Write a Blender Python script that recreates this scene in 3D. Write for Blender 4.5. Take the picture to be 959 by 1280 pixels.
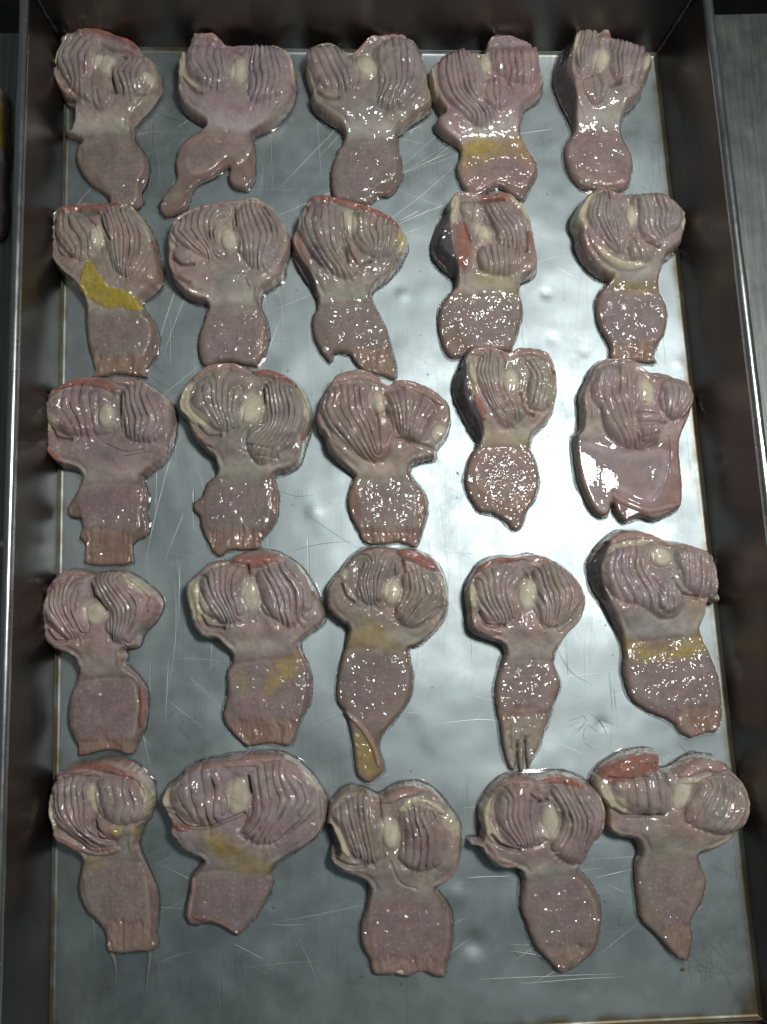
import bpy, math, random
import numpy as np
from mathutils import Euler

random.seed(7)
for o in list(bpy.data.objects):
    bpy.data.objects.remove(o)
SC = bpy.context.scene
COL = SC.collection

# ------------------------------------------------------------------ camera
F_PX, PW, PH = 961.0, 959.0, 1280.0
CAM = (-0.0145, -0.0772, 0.4452)
ROT = (0.1468, -0.0226, -0.0369)
cd = bpy.data.cameras.new('camera')
cam = bpy.data.objects.new('camera', cd)
COL.objects.link(cam)
cam.location = CAM
cam.rotation_euler = ROT
cd.sensor_fit = 'VERTICAL'
cd.sensor_height = 36.0
cd.sensor_width = 36.0
cd.lens = F_PX / PH * 36.0
cd.clip_start = 0.02
cd.clip_end = 50.0
SC.camera = cam

# ------------------------------------------------------------------ light
W = bpy.data.worlds.new('World')
SC.world = W
W.use_nodes = True
W.node_tree.nodes['Background'].inputs['Color'].default_value = (0.80, 0.92, 0.95, 1)
W.node_tree.nodes['Background'].inputs['Strength'].default_value = 0.072


def lamp(name, loc, target, size, power, colour, sy=None):
    ld = bpy.data.lights.new(name, 'AREA')
    ld.energy = power
    ld.color = colour
    ld.size = size
    if sy:
        ld.shape = 'RECTANGLE'
        ld.size_y = sy
    else:
        ld.shape = 'DISK'
    ob = bpy.data.objects.new(name, ld)
    COL.objects.link(ob)
    ob.location = loc
    d = np.array(target) - np.array(loc)
    d = d / np.linalg.norm(d)
    from mathutils import Vector
    ob.rotation_euler = Vector(d).to_track_quat('-Z', 'Y').to_euler()
    return ob


lamp('ceiling_lamp', (0.236, 0.112, 0.65), (0.08, 0.0, 0.0), 0.17, 3.4, (1.0, 0.985, 0.95), 0.10)

SC.view_settings.view_transform = 'Standard'
SC.view_settings.look = 'None'
SC.view_settings.exposure = 0.0
SC.view_settings.gamma = 1.0
SC.view_settings.use_curve_mapping = False

# ------------------------------------------------------------------ helpers
RM = np.array(Euler(ROT, 'XYZ').to_matrix())
CP = np.array(CAM)


def on_plane(px, py, z=0.0):
    """the point of the level z that shows at photograph pixel (px, py)"""
    px = np.asarray(px, float)
    py = np.asarray(py, float)
    d = np.stack([(px - PW / 2) / F_PX, (PH / 2 - py) / F_PX, -np.ones_like(px)], -1) @ RM.T
    t = (z - CP[2]) / d[..., 2]
    return CP + d * t[..., None]


def tag(o, label=None, cat=None, group=None, kind=None):
    if label:
        o['label'] = label
    if cat:
        o['category'] = cat
    if group:
        o['group'] = group
    if kind:
        o['kind'] = kind
    return o


def empty(name, loc=(0, 0, 0)):
    o = bpy.data.objects.new(name, None)
    o.empty_display_size = 0.01
    o.location = loc
    COL.objects.link(o)
    return o


def mesh_obj(name, V, F, mat, parent=None, smooth=True, tint=None, normals=None, loc=None):
    """V (n,3); F list of index arrays, each (m,k): links ONE mesh object. V is in world space."""
    V = np.asarray(V, float)
    if parent is not None:
        V = V - np.array(parent.location)
    elif loc is not None:
        V = V - np.array(loc)
    me = bpy.data.meshes.new(name)
    if not isinstance(F, list):
        F = [F]
    F = [np.asarray(f, np.int32) for f in F if len(f)]
    lv = np.concatenate([f.ravel() for f in F])
    tot = np.concatenate([np.full(len(f), f.shape[1], np.int32) for f in F])
    st = np.concatenate([[0], np.cumsum(tot)[:-1]]).astype(np.int32)
    me.vertices.add(len(V))
    me.vertices.foreach_set('co', V.astype(np.float32).ravel())
    me.loops.add(len(lv))
    me.loops.foreach_set('vertex_index', lv)
    me.polygons.add(len(tot))
    me.polygons.foreach_set('loop_start', st)
    me.polygons.foreach_set('use_smooth', np.full(len(tot), bool(smooth)))
    me.update(calc_edges=True)
    me.validate()
    if tint is not None:
        a = me.color_attributes.new('tint', 'FLOAT_COLOR', 'POINT')
        c = np.ones((len(V), 4), np.float32)
        c[:, :tint.shape[1]] = tint
        a.data.foreach_set('color', c.ravel())
    if normals is not None:
        me.normals_split_custom_set_from_vertices(normals.astype(np.float32))
    if mat is not None:
        me.materials.append(mat)
    o = bpy.data.objects.new(name, me)
    if parent is not None:
        o.parent = parent
    elif loc is not None:
        o.location = loc
    COL.objects.link(o)
    return o


def hash2(ix, iy, seed):
    h = (ix.astype(np.int64) * 374761393 + iy.astype(np.int64) * 668265263 + seed * 974634777) & 0xFFFFFFFF
    h = ((h ^ (h >> 13)) * 1274126177) & 0xFFFFFFFF
    h = h ^ (h >> 16)
    return (h & 0xFFFFFF) / float(0xFFFFFF)


def vnoise(x, y, seed=0):
    ix = np.floor(x)
    iy = np.floor(y)
    fx = x - ix
    fy = y - iy
    fx = fx * fx * fx * (fx * (fx * 6 - 15) + 10)
    fy = fy * fy * fy * (fy * (fy * 6 - 15) + 10)
    a = hash2(ix, iy, seed)
    b = hash2(ix + 1, iy, seed)
    c = hash2(ix, iy + 1, seed)
    d = hash2(ix + 1, iy + 1, seed)
    return (a + (b - a) * fx) * (1 - fy) + (c + (d - c) * fx) * fy


def fbm(x, y, seed=0, octs=3):
    s, a, t = 0.0, 1.0, 0.0
    for i in range(octs):
        s = s + a * (vnoise(x * 2 ** i, y * 2 ** i, seed + i * 17) - 0.5)
        t += a
        a *= 0.5
    return s / t * 2      # about -1..1


def sstep(a, b, x):
    t = np.clip((x - a) / (b - a), 0, 1)
    return t * t * (3 - 2 * t)


def spline(P, closed, n=5):
    P = np.asarray(P, float)
    m = len(P)
    if m == 2 and not closed:
        return P
    out = []
    rng = range(m if closed else m - 1)
    for i in rng:
        if closed:
            p0, p1, p2, p3 = P[(i - 1) % m], P[i], P[(i + 1) % m], P[(i + 2) % m]
        else:
            p1, p2 = P[i], P[i + 1]
            p0 = P[i - 1] if i else 2 * p1 - p2
            p3 = P[i + 2] if i + 2 < m else 2 * p2 - p1
        for k in range(n):
            t = k / n
            out.append(0.5 * (2 * p1 + (p2 - p0) * t + (2 * p0 - 5 * p1 + 4 * p2 - p3) * t * t
                              + (3 * p1 - p0 - 3 * p2 + p3) * t ** 3))
    if not closed:
        out.append(P[-1])
    return np.array(out)


def seg_dist(X, Y, P, closed, want_near=False):
    """distance of every (X, Y) to polyline P; optionally the nearest point"""
    A = P
    B = np.roll(P, -1, 0)
    if not closed:
        A, B = A[:-1], B[:-1]
    best = np.full(X.shape, 1e9)
    nx = np.zeros_like(X)
    ny = np.zeros_like(X)
    for (ax, ay), (bx, by) in zip(A, B):
        dx, dy = bx - ax, by - ay
        L = dx * dx + dy * dy + 1e-18
        t = np.clip(((X - ax) * dx + (Y - ay) * dy) / L, 0, 1)
        qx = ax + t * dx
        qy = ay + t * dy
        d = (X - qx) ** 2 + (Y - qy) ** 2
        m = d < best
        best = np.where(m, d, best)
        if want_near:
            nx = np.where(m, qx, nx)
            ny = np.where(m, qy, ny)
    best = np.sqrt(best)
    return (best, nx, ny) if want_near else best


def inside(X, Y, P):
    A = P
    B = np.roll(P, -1, 0)
    r = np.zeros(X.shape, bool)
    for (ax, ay), (bx, by) in zip(A, B):
        if ay == by:
            continue
        c = ((ay > Y) != (by > Y)) & (X < (bx - ax) * (Y - ay) / (by - ay) + ax)
        r ^= c
    return r


def sdf(X, Y, P):
    d = seg_dist(X, Y, P, True)
    return np.where(inside(X, Y, P), d, -d)


# ------------------------------------------------------------------ materials
class N:
    def __init__(self, name):
        self.m = bpy.data.materials.new(name)
        self.m.use_nodes = True
        self.t = self.m.node_tree
        self.b = self.t.nodes['Principled BSDF']

    def n(self, kind, **kw):
        x = self.t.nodes.new(kind)
        for k, v in kw.items():
            if k.startswith('i_'):
                x.inputs[k[2:].replace('_', ' ')].default_value = v
            else:
                setattr(x, k, v)
        return x

    def l(self, a, b):
        self.t.links.new(a, b)

    def set(self, **kw):
        for k, v in kw.items():
            self.b.inputs[k.replace('_', ' ')].default_value = v

    def noise(self, vec, scale, detail=3.0, rough=0.55, dist=0.0):
        x = self.n('ShaderNodeTexNoise')
        x.inputs['Scale'].default_value = scale
        x.inputs['Detail'].default_value = detail
        x.inputs['Roughness'].default_value = rough
        x.inputs['Distortion'].default_value = dist
        self.l(vec, x.inputs['Vector'])
        return x.outputs['Fac']

    def ramp(self, fac, *stops):
        x = self.n('ShaderNodeValToRGB')
        e = x.color_ramp.elements
        while len(e) < len(stops):
            e.new(0.5)
        for el, (p, c) in zip(e, stops):
            el.position = p
            el.color = (c, c, c, 1) if not isinstance(c, tuple) else (*c, 1)
        self.l(fac, x.inputs['Fac'])
        return x.outputs['Color']

    def mix(self, fac, a, b, mode='MIX'):
        x = self.n('ShaderNodeMix', data_type='RGBA', blend_type=mode)
        for s, v in (('Factor', fac), ('A', a), ('B', b)):
            i = [q for q in x.inputs if q.name == s and (q.type == 'RGBA' or s == 'Factor' and q.type == 'VALUE')][0]
            if hasattr(v, 'links'):
                self.l(v, i)
            elif isinstance(v, tuple):
                i.default_value = (*v, 1)
            else:
                i.default_value = v
        return [q for q in x.outputs if q.type == 'RGBA'][0]

    def math(self, op, a, b=None, c=None):
        x = self.n('ShaderNodeMath', operation=op)
        for i, v in enumerate((a, b, c)):
            if v is None:
                continue
            if hasattr(v, 'links'):
                self.l(v, x.inputs[i])
            else:
                x.inputs[i].default_value = v
        return x.outputs[0]

    def mapping(self, vec, scale=(1, 1, 1), rot=(0, 0, 0), loc=(0, 0, 0)):
        x = self.n('ShaderNodeMapping')
        x.inputs['Scale'].default_value = scale
        x.inputs['Rotation'].default_value = rot
        x.inputs['Location'].default_value = loc
        self.l(vec, x.inputs['Vector'])
        return x.outputs[0]

    def bump(self, height, strength, dist, normal=None):
        x = self.n('ShaderNodeBump')
        x.inputs['Strength'].default_value = strength
        x.inputs['Distance'].default_value = dist
        self.l(height, x.inputs['Height'])
        if normal is not None:
            self.l(normal, x.inputs['Normal'])
        return x.outputs[0]

    def geo(self):
        return self.n('ShaderNodeNewGeometry').outputs['Position']


def flesh_mat():
    k = N('wet_flesh')
    p = k.geo()
    at = k.n('ShaderNodeAttribute', attribute_name='tint')
    big = k.noise(p, 160, 4, 0.6, 0.4)
    fine = k.noise(p, 900, 3, 0.6)
    v = k.ramp(big, (0.3, 0.82), (0.7, 1.12))
    c = k.mix(1.0, at.outputs['Color'], v, 'MULTIPLY')
    blot = k.ramp(k.noise(p, 420, 3, 0.6, 0.6), (0.56, 0.0), (0.74, 1.0))
    c2 = k.mix(k.math('MULTIPLY', blot, 0.3), c, (0.24, 0.11, 0.10))
    k.l(c2, k.b.inputs['Base Color'])
    k.set(Roughness=0.5, Subsurface_Weight=0.12, Subsurface_Scale=0.003, Specular_IOR_Level=0.12, Coat_Weight=1.0, Coat_Roughness=0.03, Coat_IOR=1.55)
    k.b.inputs['Subsurface Radius'].default_value = (1.0, 0.4, 0.3)
    b1 = k.bump(fine, 0.25, 0.0003)
    k.l(b1, k.b.inputs['Normal'])
    al = at.outputs['Alpha']
    hs = k.math('ADD', k.math('MULTIPLY', k.noise(p, 150, 0, 0.4), 2.0), k.math('MULTIPLY', k.noise(p, 290, 0.5, 0.35, 0.7), 1.05))
    b2 = k.bump(k.math('MULTIPLY', hs, al), 1.0, 0.0010)
    k.l(b2, k.b.inputs['Coat Normal'])
    return k.m
# ------------------------------------------------------------------ the gizzards
# every piece: outline and features as traced shapes (4 units to a photograph pixel, from its own origin),
# carried on to the tray; heights, folds and thickness are real
PIECES = []


def pts(s):
    return [tuple(float(v) for v in q.split(',')) for q in s.split()]


def piece(label, o, out, lobes, neck, plate, pads=(), ridges=(), grooves=(), stains=(), tail=None, flank=None,
          th=12.5, tf=3.4, pimple=1.0, base=None, undercut=1.3, flapc=None):
    PIECES.append(dict(label=label, o=o, out=out, lobes=lobes, neck=neck, plate=plate, pads=pads, ridges=ridges,
                       grooves=grooves, stains=stains, tail=tail, flank=flank, th=th, tf=tf, pimple=pimple,
                       base=base, undercut=undercut, flapc=flapc))


piece('gizzard in the tray corner between two dark walls, small torn tab sticking out left', (20, 25),
      '232,112 300,85 420,82 520,108 610,145 650,190 700,230 722,290 722,350 700,385 672,425 635,465 600,500 582,525 590,590 640,660 655,720 645,790 618,850 622,900 590,925 530,925 470,918 455,880 430,850 370,815 320,750 292,680 298,620 320,592 255,570 248,552 285,525 300,440 245,400 205,330 192,280 215,210 228,150',
      [('300,115 390,150 440,200 430,270 380,330 400,440 350,420 280,350 235,260 245,190', '300,120 240,240 290,350', '440,180 400,280 390,430', 5),
       ('540,230 640,225 690,290 650,370 560,405 505,370 500,300', '560,250 520,310 540,390', '660,240 620,310 620,380', 4),
       ('410,400 470,390 500,430 470,470 420,470', '410,400 420,470', '490,400 490,460', 2)],
      '300,560 590,560', '330,590 570,585 620,660 630,740 600,800 590,900 480,900 450,830 360,740 330,660',
      pads=[(470, 265, 55, 65, -15), (680, 335, 36, 34, 20)],
      ridges=[('R', 14, 2.5, '300,95 420,102 520,128 620,180'), ('C', 10, 2, '290,110 240,190 222,250'), ('P', 16, 1.5, '215,280 240,360 300,400')],
      grooves=[(14, 4, '440,160 500,190 580,200'), (12, 4, '505,330 510,390'), (10, 3, '600,410 660,410')])

piece('gizzard whose flap ends in two prongs, the left one long with a knobbed tip', (170, 30),
      '290,75 310,70 350,88 400,85 440,108 470,130 530,128 600,125 690,128 745,155 785,190 800,260 798,330 780,400 730,460 680,505 610,535 578,555 590,610 590,700 585,770 545,812 490,805 458,765 465,710 440,708 380,750 290,795 265,850 245,905 190,935 140,945 110,915 115,870 150,820 195,760 190,690 205,610 250,560 330,515 340,495 270,455 220,390 210,300 215,220 225,185 260,150 270,110',
      [('285,165 370,155 460,180 490,250 480,330 430,360 350,345 290,300 270,230', '300,180 290,240 350,330', '465,190 470,260 460,350', 5),
       ('590,160 660,150 730,180 775,260 775,340 730,390 660,410 590,420 575,350 580,250', '600,170 580,260 590,350 530,430', '720,170 775,260 770,350 740,400', 7)],
      '330,515 590,545', '350,545 560,570 555,650 510,690 450,650 370,720 270,740 240,660 270,590',
      pads=[(525, 275, 45, 75, 5)],
      ridges=[('C', 12, 1.5, '250,190 238,270 260,310 320,360'), ('C', 7, 1.2, '690,138 765,190 788,260 788,320'), ('P', 22, 2, '310,100 400,110 440,140')],
      grooves=[(10, 4, '245,310 300,370 340,388'), (12, 3, '480,175 530,190')],
      flapc=(0.40, 0.31, 0.23), stains=[('K', .92, '105,875 132,872 135,900 112,905')])

piece('gizzard with two tall rounded lobes like a heart, at the far wall', (340, 30),
      '165,200 180,155 230,125 300,120 350,140 390,185 430,140 490,100 560,75 610,70 670,85 730,130 765,190 778,280 785,340 800,390 785,430 720,475 660,520 630,555 640,640 655,720 630,790 590,840 530,845 490,882 440,890 380,880 315,865 295,790 298,700 330,620 360,560 340,515 280,480 215,430 195,380 205,360 175,280',
      [('200,170 280,150 350,170 400,220 420,300 400,360 330,355 240,345 190,270 175,210', '200,210 240,290 280,350', '350,160 390,250 420,330', 5),
       ('540,140 620,110 690,130 740,190 750,280 720,360 650,430 580,460 530,430 540,350 525,260 510,190', '545,150 540,250 570,330 530,440', '690,140 700,230 690,330 640,430', 5)],
      '350,560 635,560', '355,595 625,595 620,680 600,760 520,800 510,840 440,875 340,860 320,780 325,680',
      pads=[(470, 255, 55, 70, -20)],
      ridges=[('P', 16, 1.5, '420,190 490,120 600,92 700,115'), ('C', 8, 1.2, '172,240 205,335 215,365')],
      grooves=[(14, 5, '225,370 270,402 330,405'), (9, 3, '392,190 410,250')])

piece('gizzard with lining folded back at its far right and a wide jagged yellowish flap', (490, 30),
      '180,270 205,215 260,170 330,155 400,165 450,175 465,120 510,82 580,82 650,100 680,130 725,150 735,230 755,300 745,350 700,390 660,425 645,490 650,550 690,620 725,680 728,740 695,800 660,865 620,855 540,800 490,820 410,850 350,790 325,710 345,640 330,600 250,550 215,505 230,475 255,460 215,390 195,340',
      [('250,200 330,170 400,190 440,250 455,330 450,430 500,480 440,520 360,490 290,430 240,340 230,250', '250,200 240,300 290,420 380,500', '390,190 440,280 460,400 520,470', 8),
       ('500,178 600,178 712,180 722,260 700,320 640,330 560,300 500,260', '505,180 500,240 520,290', '710,180 715,240 700,320', 6),
       ('470,320 540,310 580,370 560,440 500,450 455,410', '480,320 470,380 490,440', '550,320 570,380 540,440', 3),
       ('480,115 560,98 650,118 680,155 600,162 475,160', '475,158 580,160 680,150', '490,108 560,96 650,110', 3)],
      '330,590 660,545', '350,610 630,580 690,650 710,720 670,790 620,800 540,770 430,810 370,760 345,690',
      pads=[(460, 240, 28, 65, -10)],
      ridges=[('C', 12, 1.5, '195,265 200,340 222,390'), ('C', 10, 1, '735,230 745,300 735,330')],
      grooves=[(8, 4, '460,168 580,170 720,166'), (10, 3, '500,300 560,320 590,350')],
      stains=[('Y', .8, '370,590 500,590 520,630 440,655 370,635'), ('Y', .45, '350,600 660,560 710,700 600,660 480,670 370,740')],
      flapc=(0.40, 0.28, 0.24))

piece('gizzard with a dark side and curled pink top, in the far right corner', (640, 10),
      '300,140 330,100 390,88 440,105 470,150 485,185 540,195 600,220 660,250 690,310 660,370 640,440 600,490 565,520 548,580 570,650 608,720 610,790 590,870 540,900 480,905 400,895 340,870 300,820 275,750 275,670 310,605 290,540 240,440 215,350 225,270 255,200',
      [('330,160 390,160 405,230 385,310 360,390 320,370 305,290 315,210', '325,180 305,280 330,370', '395,160 380,270 350,380', 4),
       ('480,210 580,215 640,260 620,370 560,420 490,410 470,330 475,260', '490,220 470,300 490,400', '630,250 600,330 590,410', 6),
       ('350,400 430,380 460,430 440,500 390,510 345,460', '360,400 350,450 390,510', '430,390 460,440 440,500', 3)],
      '305,600 555,600', '310,645 540,640 590,720 595,800 570,860 440,870 350,840 310,770 295,700',
      pads=[(425, 305, 42, 70, 15)],
      ridges=[('C', 9, 1.5, '318,165 298,230 305,300'), ('C', 16, 1, '660,290 645,350'), ('P', 30, 3, '325,150 370,118 430,135 458,180'), ('R', 9, 1, '420,195 470,205')],
      grooves=[(15, 6, '470,445 515,425'), (10, 3, '405,190 410,240')],
      stains=[('R', .5, '270,300 292,290 298,440 262,400'), ('Y', .3, '275,230 292,230 292,300 270,300')],
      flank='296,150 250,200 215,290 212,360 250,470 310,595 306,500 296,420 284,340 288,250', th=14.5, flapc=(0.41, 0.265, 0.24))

piece('gizzard with a bright yellow smear across its neck', (20, 245),
      '175,160 200,100 260,60 320,65 370,52 430,65 520,45 590,65 640,115 680,190 705,270 718,330 730,390 715,445 670,490 625,525 650,580 695,640 705,700 695,770 650,830 635,880 636,895 500,875 378,895 385,860 370,800 350,720 342,620 345,525 310,460 240,400 185,330 160,250 165,200',
      [('240,130 330,120 390,170 420,220 420,300 370,350 290,310 240,250 225,180', '245,135 245,220 300,310', '370,140 400,220 400,320', 4),
       ('470,110 560,90 620,130 655,220 660,310 620,390 550,420 490,330 470,240 460,170', '465,110 500,200 500,290 520,400', '600,110 655,220 650,310 600,420', 7)],
      '340,570 630,575', '365,585 630,585 660,640 665,700 640,770 600,800 400,800 370,730',
      pads=[(432, 235, 36, 66, 0)],
      ridges=[('R', 13, 2.5, '240,108 330,95 440,92 540,78'), ('P', 10, 1.5, '330,75 400,72 450,75'), ('C', 14, 1.5, '198,125 190,175 215,185'), ('C', 7, 1.2, '600,92 650,160 685,250'), ('R', 8, 1, '690,225 700,290'), ('P', 14, 2, '400,150 430,178')],
      grooves=[(8, 4, '210,240 240,310 290,330'), (12, 4, '350,128 430,118'), (8, 4, '440,130 460,190 495,260')],
      stains=[('Y', 1.0, '370,350 400,360 430,420 470,470 580,495 630,540 620,570 500,562 430,560 380,520 335,470 350,420')],
      tail='370,795 650,795 640,905 380,905')

piece('gizzard with pink far rim and a translucent torn patch on its smooth neck', (170, 240),
      '160,250 180,185 240,125 310,90 400,75 500,60 580,50 640,65 700,105 745,170 775,240 765,310 740,370 735,420 690,460 640,490 620,530 625,580 655,650 660,720 640,800 605,850 590,862 450,840 345,862 310,800 312,700 345,610 350,555 280,535 220,490 175,420 160,330',
      [('210,190 330,120 440,110 475,160 440,200 420,280 430,330 370,350 290,310 220,290 190,240', '230,190 215,240 270,300 330,340', '450,120 400,180 390,260 420,330', 7),
       ('520,120 600,90 680,120 730,200 735,290 690,360 610,400 540,340 520,260 500,180', '520,110 530,200 560,290 560,380', '660,100 725,190 730,290 680,370', 7)],
      '350,560 625,565', '350,585 615,585 630,660 625,760 590,830 430,840 350,845 335,760 340,660',
      pads=[(475, 265, 50, 70, -20)],
      ridges=[('P', 12, 2, '195,182 270,122 400,88 520,88'), ('C', 8, 1.2, '560,62 660,82 730,150 755,230'), ('C', 18, 1.5, '180,245 192,300'), ('P', 18, 2, '182,360 222,430 290,472')],
      grooves=[(10, 5, '190,340 240,388 300,388'), (7, 1.6, '440,432 520,430'), (7, 1.6, '552,450 566,490'), (9, 3, '500,110 510,200')],
      stains=[('N', .6, '410,440 520,425 570,450 570,490 500,500 420,515')])

piece('gizzard with a purple streak in its folds and orange-red strip along its far edge', (340, 240),
      '130,150 160,90 185,50 250,35 340,55 420,75 520,95 590,140 640,190 680,250 665,310 630,370 580,430 520,470 495,510 520,570 565,660 600,770 618,870 613,925 560,905 470,890 420,850 385,800 310,795 290,838 240,780 205,700 200,620 222,570 218,510 160,420 110,330 98,260 115,200',
      [('160,120 230,85 300,95 350,130 355,200 360,300 370,400 430,420 370,450 280,410 210,340 160,250 140,190', '165,120 150,200 210,330 290,430', '330,100 345,200 340,300 420,420', 6),
       ('420,130 520,150 610,190 645,250 600,330 520,350 450,320 410,240', '430,140 440,240 480,310', '620,200 610,270 580,340', 7)],
      '215,545 500,520', '235,580 500,560 550,660 570,760 480,790 390,780 300,770 250,680',
      pads=[(385, 180, 38, 70, -15)],
      ridges=[('R', 15, 2.5, '190,62 280,66 400,98 520,132 640,205'), ('C', 7, 1, '142,150 140,220'), ('C', 24, 1, '652,240 652,300'), ('P', 14, 3, '390,290 430,385')],
      grooves=[(11, 5, '440,405 490,372'), (9, 4, '368,300 380,380'), (9, 4, '350,130 356,200 362,270')],
      stains=[('R', .8, '110,230 150,250 190,400 160,370 110,300'), ('V', .8, '225,110 250,120 250,260 280,400 240,400 190,310 205,220'), ('Y', .6, '620,240 675,240 665,300 630,310')],
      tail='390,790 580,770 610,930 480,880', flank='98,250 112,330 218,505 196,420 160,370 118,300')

piece('gizzard with bluish-white cut walls and red meat showing on its dark raised left side', (490, 230),
      '270,130 290,85 330,58 400,62 470,70 540,58 590,75 640,120 680,190 705,270 720,350 725,430 690,465 645,490 640,540 658,600 645,690 610,790 588,825 480,822 400,822 345,855 290,850 255,790 235,700 240,620 280,550 315,510 310,460 260,420 210,360 200,290 225,210',
      [('340,140 420,130 440,180 410,260 390,330 360,250 345,190', '345,140 360,240 385,330', '420,140 400,240 400,330', 3),
       ('450,140 560,130 620,190 655,280 650,350 580,360 500,290 460,210', '455,150 500,240 540,320 540,400', '570,130 640,230 660,330 650,400', 6),
       ('430,360 540,330 650,370 640,430 560,470 440,450', '430,370 450,450', '640,380 640,450', 8)],
      '310,540 645,550', '340,570 620,570 640,620 620,710 590,800 480,810 380,820 330,720 300,640',
      pads=[(440, 275, 42, 55, -30)],
      ridges=[('C', 22, 1.5, '308,105 296,160 302,215'), ('C', 18, 1.5, '575,85 640,142 680,220'), ('R', 22, 1.5, '450,95 500,105 570,100'), ('R', 30, 1.5, '340,260 350,340 352,430'), ('R', 11, 1.2, '675,275 690,350'), ('P', 14, 1.5, '305,82 370,78 430,95')],
      grooves=[(14, 5, '400,125 460,125 540,120'), (14, 5, '470,190 510,290'), (9, 4, '660,270 660,360')],
      stains=[('Y', .5, '440,460 520,470 640,540 600,570 480,530 430,500'), ('E', .5, '310,710 380,720 400,800 340,850 330,800')],
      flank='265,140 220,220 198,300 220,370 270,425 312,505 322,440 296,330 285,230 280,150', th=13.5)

piece('gizzard with big pale left rim raised over a dark shadow by the right wall', (660, 230),
      '220,170 260,100 310,55 360,48 420,65 480,75 560,75 640,85 710,120 750,160 770,220 755,310 720,350 680,385 660,440 665,520 700,590 708,660 690,740 650,800 640,850 646,880 540,870 435,865 420,800 370,710 350,620 360,540 410,480 395,470 320,430 250,340 235,260 215,215',
      [('300,120 370,90 420,130 450,230 460,330 430,380 350,320 290,240 280,180', '310,120 290,210 340,310 420,380', '410,110 430,220 450,370', 7),
       ('500,110 600,90 690,120 740,190 720,260 660,300 590,330 540,280 510,200', '510,110 530,200 560,290 610,340', '690,120 720,190 690,280', 7),
       ('480,330 540,310 600,360 570,410 500,400', '480,330 500,400', '560,320 590,390', 3)],
      '400,490 665,480', '410,545 650,535 685,620 680,700 640,780 560,800 440,790 400,700 390,610',
      pads=[(488, 205, 32, 60, 0)],
      ridges=[('C', 22, 2, '290,108 240,180 256,250'), ('C', 14, 1.5, '310,350 380,402 460,430 560,430'), ('C', 12, 1, '745,185 748,260'), ('P', 20, 1.5, '350,72 430,112')],
      grooves=[(12, 5, '560,330 620,352'), (8, 3, '510,130 520,230')],
      stains=[('R', .7, '255,280 310,340 340,400 280,350'), ('Y', .45, '410,470 530,490 660,500 640,550 520,540 420,500')],
      tail='440,790 640,790 640,880 440,880', th=16, undercut=7)

piece('wide gizzard by the left wall with cream left tip and ragged brownish edges', (20, 460),
      '120,215 170,150 240,95 320,60 400,50 480,55 560,50 640,70 720,120 780,175 795,240 790,330 765,420 720,480 650,530 630,560 655,640 640,720 655,780 645,830 590,860 570,890 575,950 562,975 450,985 340,975 330,950 335,880 305,840 320,800 310,750 260,740 250,690 280,650 310,580 325,535 290,505 220,490 160,430 135,370 130,290',
      [('190,150 290,120 400,130 500,160 530,240 510,320 420,345 320,350 230,320 180,250', '230,150 220,230 300,330', '440,160 440,250 440,330', 5),
       ('560,130 640,105 730,150 780,230 770,310 720,370 640,380 570,350 550,260', '550,160 560,260 570,350', '720,150 770,240 760,320 720,370', 7)],
      '325,560 630,550', '320,590 620,585 610,700 600,800 500,830 350,800 310,700',
      pads=[(484, 262, 42, 65, 0)],
      ridges=[('C', 28, 1.5, '152,212 162,260 205,292'), ('R', 16, 1.8, '210,132 320,98 430,92 520,132'), ('C', 8, 1, '650,92 740,142 783,210'), ('P', 12, 1.5, '500,82 570,92 640,92'), ('R', 14, 1.5, '142,340 172,420 250,480')],
      grooves=[(12, 5, '200,310 230,362 300,372'), (6, 1.6, '450,385 560,432 650,420'), (6, 1.6, '560,455 680,432'), (9, 4, '540,150 545,250')],
      stains=[('E', .8, '240,680 310,690 310,745 260,745'), ('E', .6, '600,760 660,770 640,840 590,850')],
      tail='330,800 590,830 560,990 340,980')

piece('gizzard with large shiny cream centre and orange-red strip along its far right edge', (190, 450),
      '140,230 165,150 210,85 290,40 380,25 450,30 510,55 590,55 670,80 730,120 775,190 797,270 790,360 765,430 740,510 690,550 615,570 612,610 628,690 620,780 580,850 535,900 525,940 440,945 380,945 325,975 280,920 240,830 230,780 200,740 205,700 240,680 270,610 320,560 315,500 270,460 210,390 180,310 150,280',
      [('230,150 330,90 450,80 530,120 530,180 460,250 440,340 360,365 270,310 210,240', '290,160 300,240 350,340', '420,180 410,260 420,350', 5),
       ('580,150 650,130 720,160 755,250 745,340 700,420 620,490 540,520 490,440 500,370 580,330 575,230', '570,160 580,270 580,340 500,420', '720,160 755,260 740,350 660,480', 8)],
      '320,570 610,575', '320,600 570,590 590,680 580,780 540,850 400,850 290,850 260,770 270,680',
      pads=[(510, 262, 55, 80, 15)],
      ridges=[('C', 22, 2, '205,150 172,220 205,282 270,330'), ('C', 16, 1.5, '740,142 778,220 782,310'), ('R', 15, 2, '520,78 600,88 690,122'), ('P', 16, 1.8, '222,112 300,64 400,50 480,74'), ('R', 8, 1, '760,370 755,420'), ('P', 14, 2, '192,322 250,402 312,440')],
      grooves=[(12, 4, '240,342 290,392 350,392'), (8, 4, '565,160 570,230'), (5, 1.2, '500,440 600,460'), (5, 1.2, '520,490 620,500')],
      stains=[('E', .7, '195,690 240,690 240,790 200,760'), ('R', .4, '570,580 612,600 622,760 590,760')],
      tail='280,840 550,840 520,930 320,980')

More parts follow.
